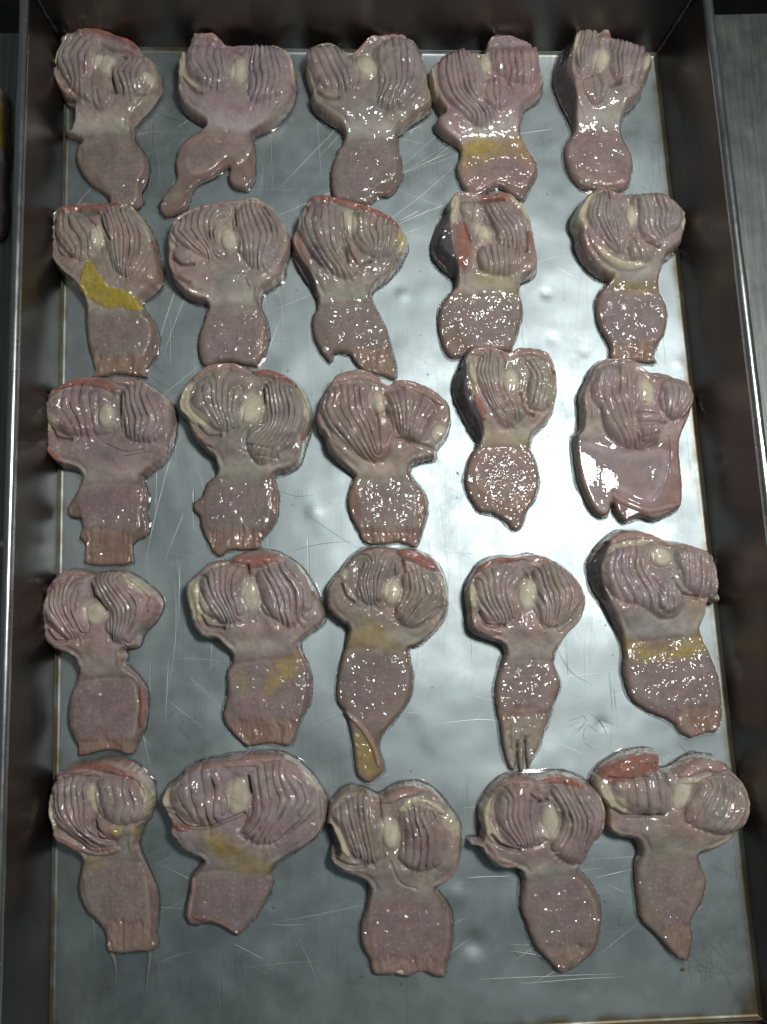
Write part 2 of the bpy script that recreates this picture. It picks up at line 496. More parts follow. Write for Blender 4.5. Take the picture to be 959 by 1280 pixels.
piece('dark gizzard with its right lobe stretched sideways and a notch in its far edge', (360, 450),
      '140,290 160,210 200,140 240,85 310,55 380,52 440,80 490,130 540,108 620,110 700,140 760,180 805,230 812,310 790,380 740,450 735,490 660,510 615,530 612,570 650,620 690,680 695,760 675,850 640,930 590,915 540,905 490,915 390,912 340,830 305,760 300,670 325,590 320,570 250,510 200,450 185,395 150,350',
      [('180,190 280,150 390,150 410,250 440,330 520,380 500,480 430,510 340,470 250,390 190,310 165,250', '185,190 180,280 250,400 390,530', '370,160 380,260 420,350 450,470', 7),
       ('490,190 600,180 720,250 700,350 650,410 570,390 520,320 490,250', '510,190 540,270 560,380', '700,250 650,330 630,410', 6)],
      '320,580 615,570', '340,600 610,600 640,700 640,800 600,850 400,840 360,750 340,670',
      pads=[(450, 230, 40, 60, -10), (752, 378, 42, 50, 30)],
      ridges=[('P', 18, 1.5, '222,132 320,98 430,112 490,150'), ('P', 14, 1.5, '560,150 680,182 760,242'), ('R', 6, 1, '442,88 490,130'), ('P', 12, 1.5, '520,380 480,480 440,510')],
      grooves=[(14, 4, '540,402 640,432 720,455'), (14, 4, '440,290 450,362')],
      stains=[('R', .35, '310,600 345,620 360,780 320,770'), ('R', .35, '645,640 690,690 690,820 650,850')],
      tail='380,840 620,840 640,920 400,910', base=(0.30, 0.225, 0.215))

piece('gizzard with a round pointed flap and a dark left side streaked red and yellow', (530, 420),
      '190,130 220,80 280,55 350,65 410,90 470,65 550,65 610,90 645,150 660,240 655,330 630,400 580,460 545,490 535,560 570,640 580,720 560,810 520,870 490,950 455,965 420,930 350,885 290,875 250,830 215,760 210,690 230,610 270,540 265,520 225,460 180,370 150,290 155,200',
      [('270,130 340,100 380,170 370,270 380,350 450,350 500,400 400,465 340,400 290,300 255,210', '275,130 260,220 320,360 390,460', '370,150 365,260 400,350 440,440', 7),
       ('500,150 570,150 630,220 630,320 590,380 520,370 510,280 520,200', '480,150 530,220 510,340', '590,150 640,240 610,350', 5)],
      '280,540 540,530', '300,570 520,570 560,650 560,750 500,840 400,850 320,800 260,740 250,660',
      pads=[(415, 245, 40, 65, 0)],
      ridges=[('P', 18, 2, '225,112 320,82 410,112 520,102 600,132'), ('C', 14, 1.5, '222,165 245,255'), ('R', 15, 1.5, '252,320 292,430'), ('P', 10, 1.5, '640,200 650,300')],
      grooves=[(14, 5, '470,312 482,390 530,412')],
      stains=[('Y', .35, '300,490 400,500 540,480 540,560 400,550 310,530'), ('Y', .5, '205,250 240,260 240,320 215,300')],
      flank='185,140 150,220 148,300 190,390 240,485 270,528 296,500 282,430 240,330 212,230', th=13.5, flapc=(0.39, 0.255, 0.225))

piece('broad gizzard without a narrow waist, a shiny white band across its smooth wide flap', (680, 430),
      '180,260 210,180 250,110 310,75 400,80 460,100 510,140 580,145 650,170 710,200 738,260 735,330 700,420 680,490 685,580 695,680 690,800 650,840 560,880 480,860 410,890 365,840 345,800 330,845 290,860 240,820 190,710 165,600 155,470 180,425 185,360',
      [('260,140 400,130 450,180 450,270 440,340 460,420 560,420 560,490 470,520 380,490 300,430 270,340 230,250', '270,150 250,270 290,370 380,500', '430,160 430,280 440,370 480,500', 5),
       ('600,190 680,200 725,260 700,350 620,380 570,320 570,240', '520,170 560,260 580,360', '720,240 700,320 660,380', 6),
       ('460,330 530,330 570,400 540,480 470,480 455,400', '460,340 550,350', '470,480 560,460', 4)],
      '180,455 680,470', '190,490 400,550 600,530 610,640 560,770 480,790 345,735 310,845 250,810 200,700 170,580',
      pads=[(495, 250, 38, 78, -10)],
      ridges=[('P', 14, 1.5, '340,760 430,802 520,832 620,812 680,800')],
      grooves=[(6, 2, '265,330 300,440 380,512 480,532 560,502'), (10, 4, '550,422 592,402'), (8, 1.6, '612,470 625,560 600,690 540,780'), (8, 1.2, '340,735 345,800')],
      stains=[('R', .4, '605,420 690,400 690,790 600,780 625,650 625,480')],
      pimple=0.0, th=11, tf=6, flapc=(0.50, 0.40, 0.39))

piece('gizzard by the left wall with cream right shoulder and pale dotted flap', (20, 700),
      '118,270 135,180 180,110 240,60 320,45 400,62 480,48 560,60 640,110 700,160 728,210 720,260 690,310 630,370 610,430 545,450 550,490 540,520 600,580 640,640 650,720 640,830 600,910 565,975 440,955 310,985 300,930 260,850 250,770 270,660 300,590 305,520 290,485 200,450 150,400 120,350',
      [('190,160 280,120 390,90 400,180 360,240 370,340 310,385 220,350 170,280', '210,160 220,250 300,380', '340,160 320,240 360,350', 6),
       ('420,90 510,85 610,150 650,220 650,300 600,390 530,410 480,340 500,260 420,180', '410,110 470,230 500,290 500,400', '540,90 640,200 640,290 580,400', 7)],
      '300,555 560,555', '310,615 550,595 600,680 600,780 580,880 500,900 330,910 280,830 275,730',
      pads=[(415, 265, 58, 60, -35)],
      ridges=[('C', 18, 1.5, '140,240 152,300'), ('C', 16, 1.5, '560,78 640,142 682,172'), ('P', 12, 1.5, '320,72 282,112 200,132'), ('R', 10, 1.5, '622,640 632,720 620,830'), ('P', 12, 1.5, '690,190 680,250')],
      grooves=[(10, 4, '180,352 220,402 270,402'), (10, 4, '400,100 406,190'), (8, 4, '420,180 470,250')],
      tail='310,900 590,900 560,990 310,990')

piece('gizzard with a red strip on its far edge and mustard patches on its flap', (200, 680),
      '130,220 180,150 250,95 340,75 400,50 480,28 560,30 630,60 700,110 750,180 790,260 828,340 815,400 760,440 700,490 710,550 745,620 760,700 740,800 690,900 650,1005 560,1002 480,1008 430,1015 400,990 340,930 310,860 330,760 330,650 355,590 350,550 310,500 290,480 220,470 165,410 150,340',
      [('230,180 320,120 430,120 440,190 410,270 440,350 360,390 270,360 220,290', '230,190 260,270 330,380', '400,150 380,230 410,350', 6),
       ('500,150 590,110 680,100 750,200 760,310 720,340 660,410 590,370 530,330 510,240', '500,140 540,220 570,300 600,390', '660,90 740,200 750,290 740,350', 6)],
      '350,560 700,540', '365,610 690,580 720,680 710,790 670,880 480,900 370,850 355,740',
      pads=[(460, 260, 45, 80, 0)],
      ridges=[('C', 36, 1.5, '172,232 188,300 205,335'), ('C', 7, 1, '680,95 740,165 778,250'), ('R', 22, 2.5, '390,88 480,92 580,72')],
      grooves=[(12, 5, '220,362 250,412 330,422'), (8, 4, '450,112 452,150')],
      stains=[('Y', .65, '600,570 700,560 680,640 600,700 530,770 540,650'), ('Y', .4, '370,640 440,660 430,760 380,720'), ('R', .5, '335,870 390,900 400,940 350,920')],
      tail='380,880 670,880 645,1000 430,1010')

piece('gizzard with a red far edge and a long flap twisted into a yellowish tail', (370, 670),
      '205,190 260,120 330,64 420,52 490,62 560,60 640,80 700,120 745,210 760,300 750,390 700,470 620,545 565,570 575,640 585,730 565,830 490,930 430,1000 415,1070 440,1170 400,1215 370,1235 330,1225 300,1180 285,1060 265,950 240,880 205,820 205,720 240,560 260,460 220,430 165,370 150,300 160,240',
      [('330,140 400,90 480,100 520,160 460,220 430,320 370,340 310,290 320,210', '350,140 320,230 340,320', '450,130 420,220 410,320', 6),
       ('540,200 640,180 720,230 730,320 690,390 600,450 520,430 500,370 540,300', '540,200 540,290 490,380', '690,190 725,290 680,370 540,470', 7)],
      '250,520 570,560', '255,570 550,580 560,680 550,800 480,900 400,980 320,940 250,840 235,720',
      pads=[(480, 280, 45, 70, 5)],
      ridges=[('P', 15, 2.5, '500,150 500,190'), ('C', 17, 1.5, '232,162 244,212'), ('C', 8, 1, '700,192 742,262 738,340'), ('R', 19, 2, '520,88 600,112 690,162'), ('P', 12, 1.5, '330,92 420,74 500,96'), ('P', 11, 1.8, '250,880 330,962 390,1060 412,1150')],
      grooves=[(8, 4, '230,242 252,302 290,332'), (10, 3, '650,422 700,362'), (9, 4, '530,130 540,180')],
      stains=[('Y', .7, '270,470 370,420 480,520 500,560 260,540'), ('Y', .65, '300,1010 360,1010 420,1170 380,1210 320,1160')])

piece('gizzard with a pinkish far rim and a long narrow flap fraying into pale strips', (540, 680),
      '190,160 240,90 320,58 400,60 480,48 550,58 640,100 710,160 750,230 768,290 745,370 680,450 630,520 615,590 640,670 648,720 610,820 570,940 530,1040 505,1075 488,1130 478,1085 474,985 466,985 462,1100 450,1150 440,1095 436,1000 428,1000 424,1100 412,1135 385,1105 360,1010 345,900 325,820 325,700 350,600 365,550 340,500 250,470 190,430 175,340 165,230',
      [('220,180 330,120 440,130 450,180 400,240 420,330 360,390 270,370 220,290', '220,200 250,290 310,380', '420,150 370,230 400,360', 6),
       ('500,140 600,110 690,170 720,270 690,340 620,400 550,400 500,330 510,240', '500,140 530,230 560,310 560,400', '660,130 720,240 680,340 620,420', 7)],
      '360,560 620,560', '365,590 600,590 630,680 610,780 560,840 370,840 340,760 345,670',
      pads=[(465, 255, 45, 80, 10)],
      ridges=[('C', 22, 1.5, '192,222 198,300'), ('C', 8, 1, '680,132 738,222 752,290'), ('R', 13, 1.5, '212,142 300,94 420,80'), ('P', 12, 1.2, '430,74 550,84'), ('P', 20, 2, '192,362 240,422 330,440')],
      grooves=[(10, 5, '230,342 270,402 350,407'), (8, 4, '440,130 470,170')],
      stains=[('G', .8, '380,900 570,880 530,1040 470,1130 400,1130')],
      tail='350,830 590,830 540,1010 480,1080 420,1130 380,1060')

piece('long gizzard by the right wall with a mustard band across its broad tapering flap', (710, 650),
      '110,240 125,170 180,100 250,55 330,50 410,70 480,105 560,115 640,135 690,160 715,210 735,290 742,410 690,410 680,470 665,540 690,610 730,690 765,790 780,900 780,1000 755,1060 710,1065 640,1090 580,1070 530,1010 430,965 340,910 300,830 285,740 290,660 265,580 215,480 180,410 130,340',
      [('190,160 280,140 380,150 400,250 480,270 550,380 530,470 440,480 340,420 250,400 180,330 165,240', '200,160 180,260 220,380 240,420', '360,150 360,250 430,360 440,470', 6),
       ('520,160 620,150 700,200 730,300 700,380 620,370 560,320 530,250', '530,150 550,240 560,330', '700,190 700,280 690,370', 6),
       ('430,330 490,320 530,400 490,460 430,430', '435,330 440,430', '500,330 520,440', 3)],
      '270,590 680,550', '300,630 670,590 720,700 760,850 750,940 560,960 430,920 350,860 310,760',
      pads=[(440, 190, 55, 48, 10)],
      ridges=[('P', 18, 1.5, '170,132 260,88 380,88 480,118 600,132'), ('C', 8, 1, '160,182 230,134 400,114')],
      grooves=[(14, 5, '500,302 550,372 620,387'), (9, 3, '380,160 390,230')],
      stains=[('Y', .35, '570,400 680,400 660,470 600,510'), ('Y', .75, '290,600 400,620 540,620 660,570 700,640 600,690 440,700 310,680')],
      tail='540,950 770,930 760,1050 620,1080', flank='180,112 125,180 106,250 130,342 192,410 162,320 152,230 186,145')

piece('gizzard with tiny yellow specks under its bulging right lobe, clear threads trailing below', (20, 930),
      '170,300 185,210 220,140 290,100 380,82 450,66 530,74 600,110 650,160 685,220 688,300 665,370 630,420 605,490 620,560 670,670 700,760 700,860 690,960 700,1020 660,1050 600,1050 540,1060 450,1045 435,960 400,905 340,840 305,760 305,680 325,590 300,545 240,500 200,450 185,390',
      [('200,200 300,170 390,190 410,290 400,390 470,430 500,500 400,510 320,440 240,370 210,280', '220,200 240,320 330,420 420,510', '390,190 400,300 390,390 490,480', 6),
       ('440,170 560,160 630,210 660,290 650,360 560,380 480,350 440,290', '450,170 490,240 470,330', '620,200 650,290 640,350', 4)],
      '315,580 610,560', '330,600 610,590 650,720 660,860 650,1000 480,1010 430,920 360,820 335,700',
      ridges=[('C', 16, 1.5, '402,192 422,270 450,340'), ('C', 20, 1.5, '186,262 192,340 212,388'), ('C', 14, 1.5, '640,192 674,262 668,340'), ('R', 12, 2, '280,122 400,102 500,112 600,160'), ('P', 14, 1.5, '222,162 330,124 440,142'), ('P', 18, 2, '222,432 300,492 420,532 520,520'), ('R', 9, 1, '210,430 230,470'), ('P', 30, 3, '460,402 520,430')],
      grooves=[(12, 4, '420,372 440,445 500,475'), (8, 3, '560,390 650,370')],
      stains=[('Y', .95, '500,408 545,395 545,425 540,440 515,440'), ('Y', .8, '598,410 625,410 628,440 605,450'), ('Y', .3, '330,550 430,550 430,620 340,620')],
      tail='430,900 660,900 660,1030 460,1030', flapc=(0.40, 0.315, 0.27))

piece('widest gizzard, deeply furrowed right lobe, ochre neck over a short square flap', (190, 930),
      '55,270 80,210 130,170 180,120 260,85 360,65 450,50 540,42 630,42 690,65 760,115 820,180 870,270 876,350 850,430 790,490 710,545 630,595 590,650 600,700 570,790 510,880 430,965 380,940 300,905 200,918 160,880 160,830 185,740 190,670 240,610 250,575 200,550 150,520 130,480 95,435 95,380 70,330',
      [('130,190 230,120 340,110 400,150 390,240 380,330 320,380 220,370 140,310 110,250', '180,150 190,240 240,370', '350,130 370,200 370,330', 4),
       ('500,140 600,100 690,110 780,170 820,260 800,330 720,400 620,460 530,470 470,420 500,330 520,240', '510,130 530,250 530,340 460,420', '720,120 800,220 790,310 640,470', 7)],
      '240,610 600,620', '240,645 570,655 580,720 540,820 440,930 330,890 230,860 225,750',
      pads=[(440, 250, 55, 85, 5)],
      ridges=[('C', 14, 1.5, '97,212 78,268 112,300'), ('C', 7, 1, '760,132 835,222'), ('P', 14, 1.5, '170,134 300,100 450,84 600,72'), ('R', 11, 1.5, '97,342 140,392 200,407'), ('R', 8, 1, '210,872 300,892 425,950'), ('P', 14, 1.5, '202,682 192,780 182,868')],
      grooves=[(10, 4, '130,342 190,397 290,402 400,362 470,332'), (9, 4, '495,150 505,230')],
      stains=[('Y', .75, '300,410 360,420 400,480 500,530 600,590 590,640 450,640 350,590 300,520')])

piece('pinkish gizzard with a blackened left edge and a wide straight-ended pink flap', (380, 960),
      '125,190 150,150 190,110 240,92 310,105 370,135 430,100 500,78 560,70 630,95 680,140 720,190 770,260 788,330 785,430 760,520 700,580 660,605 700,660 740,730 750,820 740,930 710,1010 710,1055 660,1055 600,1030 520,1055 440,1045 350,1040 320,960 285,880 285,790 310,710 320,600 290,555 220,530 160,490 130,440 140,380 112,300',
      [('180,180 260,140 350,180 380,260 370,360 380,430 310,450 230,390 190,300 150,230', '200,170 220,280 270,420', '340,170 350,270 370,420', 6),
       ('490,210 570,180 650,210 700,290 690,400 650,470 560,490 480,430 490,330 470,260', '490,210 500,310 500,430', '630,210 680,310 670,440', 5)],
      '320,640 670,620', '340,650 670,640 720,740 720,850 690,970 600,1010 400,1010 340,930 325,790',
      pads=[(430, 310, 45, 75, -10)],
      ridges=[('C', 14, 1.5, '152,272 190,352 222,410'), ('C', 14, 1.5, '482,192 540,154 620,164 690,204'), ('C', 28, 1, '720,242 752,290'), ('P', 20, 1.8, '400,152 480,114 580,94')],
      grooves=[(14, 4, '150,432 230,472 300,472'), (8, 3, '375,150 385,240'), (7, 1.5, '430,450 480,560 560,600')],
      stains=[('Y', .3, '150,410 200,420 220,460 160,470')],
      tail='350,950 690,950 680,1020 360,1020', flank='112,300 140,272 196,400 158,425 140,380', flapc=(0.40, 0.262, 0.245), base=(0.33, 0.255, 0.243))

piece('gizzard with a small pointed scrap at its left side and a glossy oval flap', (560, 950),
      '155,250 180,190 220,130 290,80 380,70 450,72 530,58 610,68 680,100 740,150 775,220 780,310 760,370 715,430 690,500 655,550 700,600 750,670 775,750 770,860 740,960 670,1030 580,1080 510,1020 440,940 400,840 370,750 375,640 370,590 345,545 240,535 180,470 150,430 105,415 110,395 155,390 165,340',
      [('240,180 340,100 450,90 480,150 430,200 440,300 480,370 390,410 290,380 240,290', '260,190 260,290 340,400', '410,150 410,260 430,390', 6),
       ('510,130 600,130 700,150 750,250 730,340 700,430 640,500 560,480 510,400 560,310 520,210', '510,140 570,250 570,330 520,420', '680,140 740,250 720,340 660,500', 7)],
      '370,600 660,560', '390,640 500,590 650,590 720,690 745,790 720,920 620,1000 480,960 430,840 400,740',
      pads=[(495, 300, 45, 80, 5)],
      ridges=[('C', 18, 1.8, '192,192 168,270 204,340 250,388'), ('C', 8, 1, '730,154 763,232 758,330'), ('R', 14, 1.8, '460,88 560,84 650,122'), ('P', 14, 1.5, '222,142 300,98 400,88 470,112'), ('P', 14, 2, '400,142 460,180'), ('P', 16, 2, '192,402 250,490 330,510')],
      grooves=[(12, 5, '210,362 260,412 340,432'), (9, 4, '440,195 480,185')],
      tail='480,930 700,930 640,1010 560,1030')

piece('gizzard with smooth red-brown skin folded over its left lobe and a crumpled pointed end', (719, 920),
      '88,220 130,155 210,100 320,68 400,75 410,140 440,165 490,150 560,105 640,92 720,115 790,180 840,250 855,340 830,440 780,510 700,565 630,600 640,650 668,730 650,830 610,900 590,960 600,1020 575,1130 540,1130 480,1080 420,1010 340,930 325,850 310,740 310,640 325,590 300,520 210,500 150,450 145,350 105,290',
      [('180,215 300,205 400,140 440,240 440,350 360,375 250,350 180,290', '190,215 210,330', '420,160 430,350', 5),
       ('560,290 640,210 740,210 820,270 840,350 800,440 700,470 610,440 530,400', '620,230 560,330 540,400', '790,240 790,340 700,470', 6)],
      '310,600 630,590', '350,600 580,590 630,660 650,740 620,830 570,950 480,980 400,910 360,800',
      pads=[(505, 275, 45, 75, 20)],
      ridges=[('C', 22, 1.5, '112,212 142,290 222,342'), ('C', 8, 1, '490,212 580,207 650,182'), ('R', 38, 1.5, '155,172 240,150 350,112'), ('P', 20, 1.8, '500,182 600,142 720,152')],
      grooves=[(10, 4, '170,352 250,387 400,377'), (8, 4, '425,170 440,240'), (7, 3, '140,195 260,205 330,190')],
      tail='440,960 590,940 570,1100 500,1060')
# ------------------------------------------------------------------ the tray and what it stands on
HR = 0.049               # rim height
fc = on_plane(np.array([82, 821, 953, 62.]), np.array([59, 67, 1274, 1316.]), 0.0)        # floor corners, clockwise from far left


def line_xy(p, q):
    a = on_plane(np.array([p[0], q[0]], float), np.array([p[1], q[1]], float), HR)
    return a[0][:2], a[1][:2]


def cross2(p, q, r, s):
    a = np.array([[q[0] - p[0], -(s[0] - r[0])], [q[1] - p[1], -(s[1] - r[1])]])
    t = np.linalg.solve(a, r - p)
    return p + (q - p) * t[0]


rl = line_xy((31, 0), (3, 960))
rr = line_xy((884.5, 0), (956, 600))
rt = line_xy((33, -26), (881, -26))
yb = min(fc[2][1], fc[3][1]) - 0.012
rb = (np.array((-1, yb)), np.array((1, yb)))
rc = [cross2(*rl, *rt), cross2(*rr, *rt), cross2(*rr, *rb), cross2(*rl, *rb)]
rc = [np.array((p[0], p[1], HR)) for p in rc]


def metal_mat(name, col, rough, floor=False, brushed=False):
    k = N(name)
    p = k.geo()
    cl = k.noise(p, 14, 6, 0.7, 0.1)
    c = k.mix(k.ramp(cl, (0.35, 0.0), (0.65, 1.0)), tuple(v * 0.86 for v in col), tuple(min(1, v * 1.05) for v in col))
    # fine drawn grain, two crossing directions, and sparse deep scratches
    g1 = k.noise(k.mapping(p, (1500, 40, 40), (0, 0, math.radians(8))), 1.0, 3, 0.6)
    g2 = k.noise(k.mapping(p, (40, 1300, 40), (0, 0, math.radians(12))), 1.0, 3, 0.6)
    s = None
    for i, (rot, sc, th) in enumerate(((20, 330, 0.715), (-38, 300, 0.72), (75, 350, 0.72), (-70, 380, 0.725), (4, 300, 0.725))):
        v = k.noise(k.mapping(p, (sc, 9, 9), (0, 0, math.radians(rot)), (i * 3.1, i, 0)), 1.0, 2, 0.5, 0.15)
        r = k.ramp(v, (th, 0.0), (th + 0.03, 1.0))
        s = r if s is None else k.mix(1.0, s, r, 'LIGHTEN')
    patch = k.ramp(k.noise(p, 22, 3, 0.6), (0.40, 0.0), (0.62, 1.0))
    s = k.math('MULTIPLY', s, patch)
    if floor:
        c = k.mix(k.math('MULTIPLY', s, 0.55), c, (0.22, 0.24, 0.25))
        at = k.n('ShaderNodeAttribute', attribute_name='tint')
        c = k.mix(1.0, c, at.outputs['Color'], 'MULTIPLY')
    if brushed:
        d1 = k.noise(k.mapping(p, (420, 14, 14), (0, 0, math.radians(68))), 1.0, 4, 0.7, 0.3)
        d2 = k.noise(k.mapping(p, (700, 20, 20), (0, 0, math.radians(-74))), 1.0, 3, 0.7, 0.3)
        dd = k.mix(0.4, k.ramp(d1, (0.3, 0.55), (0.72, 1.3)), k.ramp(d2, (0.3, 0.6), (0.72, 1.25)))
        c = k.mix(1.0, c, dd, 'MULTIPLY')
    k.l(c, k.b.inputs['Base Color'])
    rv = k.noise(p, 38, 6, 0.7, 0.15)
    rm = k.math('MULTIPLY_ADD', k.ramp(rv, (0.3, 0.0), (0.7, 1.0)), 0.15, rough - 0.075)
    rm = k.math('MULTIPLY_ADD', g1, 0.10, k.math('SUBTRACT', rm, 0.05))
    k.l(rm, k.b.inputs['Roughness'])
    k.set(Metallic=1.0)
    b = k.bump(g1, 0.10, 0.0003)
    b = k.bump(g2, 0.03, 0.0003, b)
    b = k.bump(s, 0.5, -0.0002, b)
    k.l(b, k.b.inputs['Normal'])
    return k.m


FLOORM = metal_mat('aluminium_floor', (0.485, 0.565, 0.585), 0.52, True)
WALLM = metal_mat('aluminium_wall_shaded', (0.165, 0.157, 0.148), 0.34)  # same aluminium, darkened: the walls' shade and dark reflections are put into the colour
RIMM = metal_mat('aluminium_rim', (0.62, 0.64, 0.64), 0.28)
COUNTM = metal_mat('counter_steel', (0.33, 0.36, 0.345), 0.46, False, True)

tray = empty('baking_tray', (0, 0, 0))
tag(tray, 'large rectangular dented aluminium tray with high dark walls and rolled rim', 'tray')

# floor sheet with dents and a slow unevenness
nu, nv_ = 170, 250
ue = np.array([0, .0012, .0026, .0045, .007, .010, .014, .019])
uu = np.concatenate([ue, np.linspace(.025, .975, nu - 16), 1 - ue[::-1]])
ve = ue * 0.66
vv = np.concatenate([ve, np.linspace(.017, .983, nv_ - 16), 1 - ve[::-1]])
U, Vv = np.meshgrid(uu, vv)
P2 = ((1 - U)[..., None] * (1 - Vv)[..., None] * fc[0] + U[..., None] * (1 - Vv)[..., None] * fc[1]
      + U[..., None] * Vv[..., None] * fc[2] + (1 - U)[..., None] * Vv[..., None] * fc[3])
fx, fy = P2[..., 0].ravel(), P2[..., 1].ravel()
edge = np.minimum(np.minimum(U, 1 - U) * 0.36, np.minimum(Vv, 1 - Vv) * 0.57).ravel()
fz = -0.0012 + (0.00075 * fbm(fx * 17, fy * 17, 3, 2) + 0.00034 * fbm(fx * 52, fy * 52, 9, 2)) * sstep(0, 0.02, edge)
for (px, py, dep, rad) in ((683, 366, -0.0009, 0.0022), (731, 439, -0.0006, 0.002), (690, 422, -0.0005, 0.003), (503, 367, 0.0006, 0.0028),
                           (593, 1180, -0.0011, 0.005), (570, 1120, 0.0008, 0.006), (845, 560, 0.0004, 0.003), (849, 452, 0.0004, 0.002),
                           (755, 905, -0.0007, 0.003), (665, 960, 0.0005, 0.006), (392, 640, 0.0006, 0.004), (730, 1242, -0.0006, 0.003),
                           (640, 610, 0.0004, 0.006), (255, 760, 0.0005, 0.007), (240, 870, -0.0006, 0.012), (330, 1210, 0.0006, 0.009)):
    c = on_plane(px, py)
    fz = fz + dep * np.exp(-((fx - c[0]) ** 2 + (fy - c[1]) ** 2) / rad ** 2)
fz = np.minimum(fz, 0.0) + 0.0022 * (1 - sstep(0, 0.0022, edge)) ** 2
ti = np.ones((len(fx), 3))
# grime and rust that gathered along the wall foot: brown at the near right corner and along the right and left edges
rn = fbm(fx * 120, fy * 120, 21)
right = (1 - U.ravel()) * 0.36
near = (1 - Vv.ravel()) * 0.57
left = U.ravel() * 0.36
far = Vv.ravel() * 0.57
g = (1 - sstep(0.0, 0.006, right + 0.002 * rn)) * 0.75 + (1 - sstep(0.0, 0.007, near + 0.003 * rn)) * sstep(0.45, 0.75, U.ravel()) * 0.9 \
    + (1 - sstep(0, 0.022, np.hypot(right, near) + 0.006 * rn)) * 0.9 + (1 - sstep(0.0, 0.004, left + 0.002 * rn)) * 0.7 \
    + (1 - sstep(0.0, 0.003, far + 0.001 * rn)) * 0.2
g = g + (1 - sstep(0.0, 0.0045, edge)) * np.clip(0.15 + 0.9 * fbm(fx * 45, fy * 45, 88, 3), 0, 0.8)
g = np.clip(g, 0, 0.9)[:, None]
ti = ti * (1 - g) + g * np.array((0.42, 0.28, 0.13))
ii = np.arange(nu * nv_).reshape(nv_, nu)
FQ = np.stack([ii[:-1, :-1].ravel(), ii[1:, :-1].ravel(), ii[1:, 1:].ravel(), ii[:-1, 1:].ravel()], 1)
mesh_obj('tray_floor', np.stack([fx, fy, fz], 1), FQ, FLOORM, tray, tint=ti)

# four walls: sheets with a rounded foot and slight waves, and an outer skin
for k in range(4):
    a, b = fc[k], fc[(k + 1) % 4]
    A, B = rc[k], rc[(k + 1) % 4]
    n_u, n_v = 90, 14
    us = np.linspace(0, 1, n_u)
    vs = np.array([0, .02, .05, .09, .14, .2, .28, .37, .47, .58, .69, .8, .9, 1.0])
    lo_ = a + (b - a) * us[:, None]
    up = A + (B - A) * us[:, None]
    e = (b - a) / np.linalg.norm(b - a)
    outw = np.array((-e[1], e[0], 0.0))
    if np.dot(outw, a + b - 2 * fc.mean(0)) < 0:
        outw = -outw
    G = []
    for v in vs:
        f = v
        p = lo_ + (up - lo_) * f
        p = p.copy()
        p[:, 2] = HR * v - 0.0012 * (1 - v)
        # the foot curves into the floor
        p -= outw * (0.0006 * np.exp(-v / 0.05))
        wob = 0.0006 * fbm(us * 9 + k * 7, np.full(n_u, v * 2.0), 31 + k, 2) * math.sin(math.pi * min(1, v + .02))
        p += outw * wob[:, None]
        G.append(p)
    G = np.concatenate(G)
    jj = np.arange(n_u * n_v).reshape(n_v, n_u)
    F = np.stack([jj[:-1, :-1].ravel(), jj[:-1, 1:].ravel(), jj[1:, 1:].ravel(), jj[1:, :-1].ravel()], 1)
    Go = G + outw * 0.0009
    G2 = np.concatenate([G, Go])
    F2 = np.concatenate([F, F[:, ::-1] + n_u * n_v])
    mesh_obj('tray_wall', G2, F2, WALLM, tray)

# rolled rim: one tube round the four sides
ring = []
for k in range(4):
    A, B = rc[k], rc[(k + 1) % 4]
    L = np.linalg.norm(B - A)
    m = 70
    r_ = 0.008
    for i in range(m):
        t = (r_ + (L - 2 * r_) * i / (m - 1)) / L
        ring.append(A + (B - A) * t)
ring = np.array(ring)
m = len(ring)
tg = np.roll(ring, -1, 0) - np.roll(ring, 1, 0)
tg = tg / np.linalg.norm(tg, axis=1, keepdims=True)
sidev = np.stack([-tg[:, 1], tg[:, 0], np.zeros(m)], 1)
rad = 0.0028 + 0.0002 * fbm(np.arange(m) * 0.35, np.zeros(m), 77)
TV = []
nc = 14
for c in range(nc):
    a = 2 * math.pi * c / nc
    TV.append(ring + sidev * (math.cos(a) * rad)[:, None] + np.array((0, 0, 1.0)) * (math.sin(a) * rad)[:, None])
TV = np.concatenate(TV)
i0 = np.arange(m)
i1 = (i0 + 1) % m
TF = np.concatenate([np.stack([c * m + i0, c * m + i1, ((c + 1) % nc) * m + i1, ((c + 1) % nc) * m + i0], 1) for c in range(nc)])
mesh_obj('rim', TV, TF, RIMM, tray)


def lathe_tube(P, r, n=10):
    P = np.asarray(P, float)
    m = len(P)
    t = np.gradient(P, axis=0)
    t /= np.linalg.norm(t, axis=1, keepdims=True)
    ref = np.array((0.0, 0.0, 1.0)) if abs(t[0][2]) < 0.8 else np.array((1.0, 0, 0))
    a = np.cross(t, ref)
    a /= np.linalg.norm(a, axis=1, keepdims=True)
    b = np.cross(t, a)
    r = np.full(m, r) if np.isscalar(r) else np.asarray(r)
    V = np.concatenate([P + a * (math.cos(2 * math.pi * k / n) * r)[:, None] + b * (math.sin(2 * math.pi * k / n) * r)[:, None] for k in range(n)])
    i = np.arange(m - 1)
    F = np.concatenate([np.stack([k * m + i, ((k + 1) % n) * m + i, ((k + 1) % n) * m + i + 1, k * m + i + 1], 1) for k in range(n)])
    caps = [np.array([[k * m for k in range(n)]]), np.array([[k * m + m - 1 for k in range(n)][::-1]])]
    return V, [F] + caps


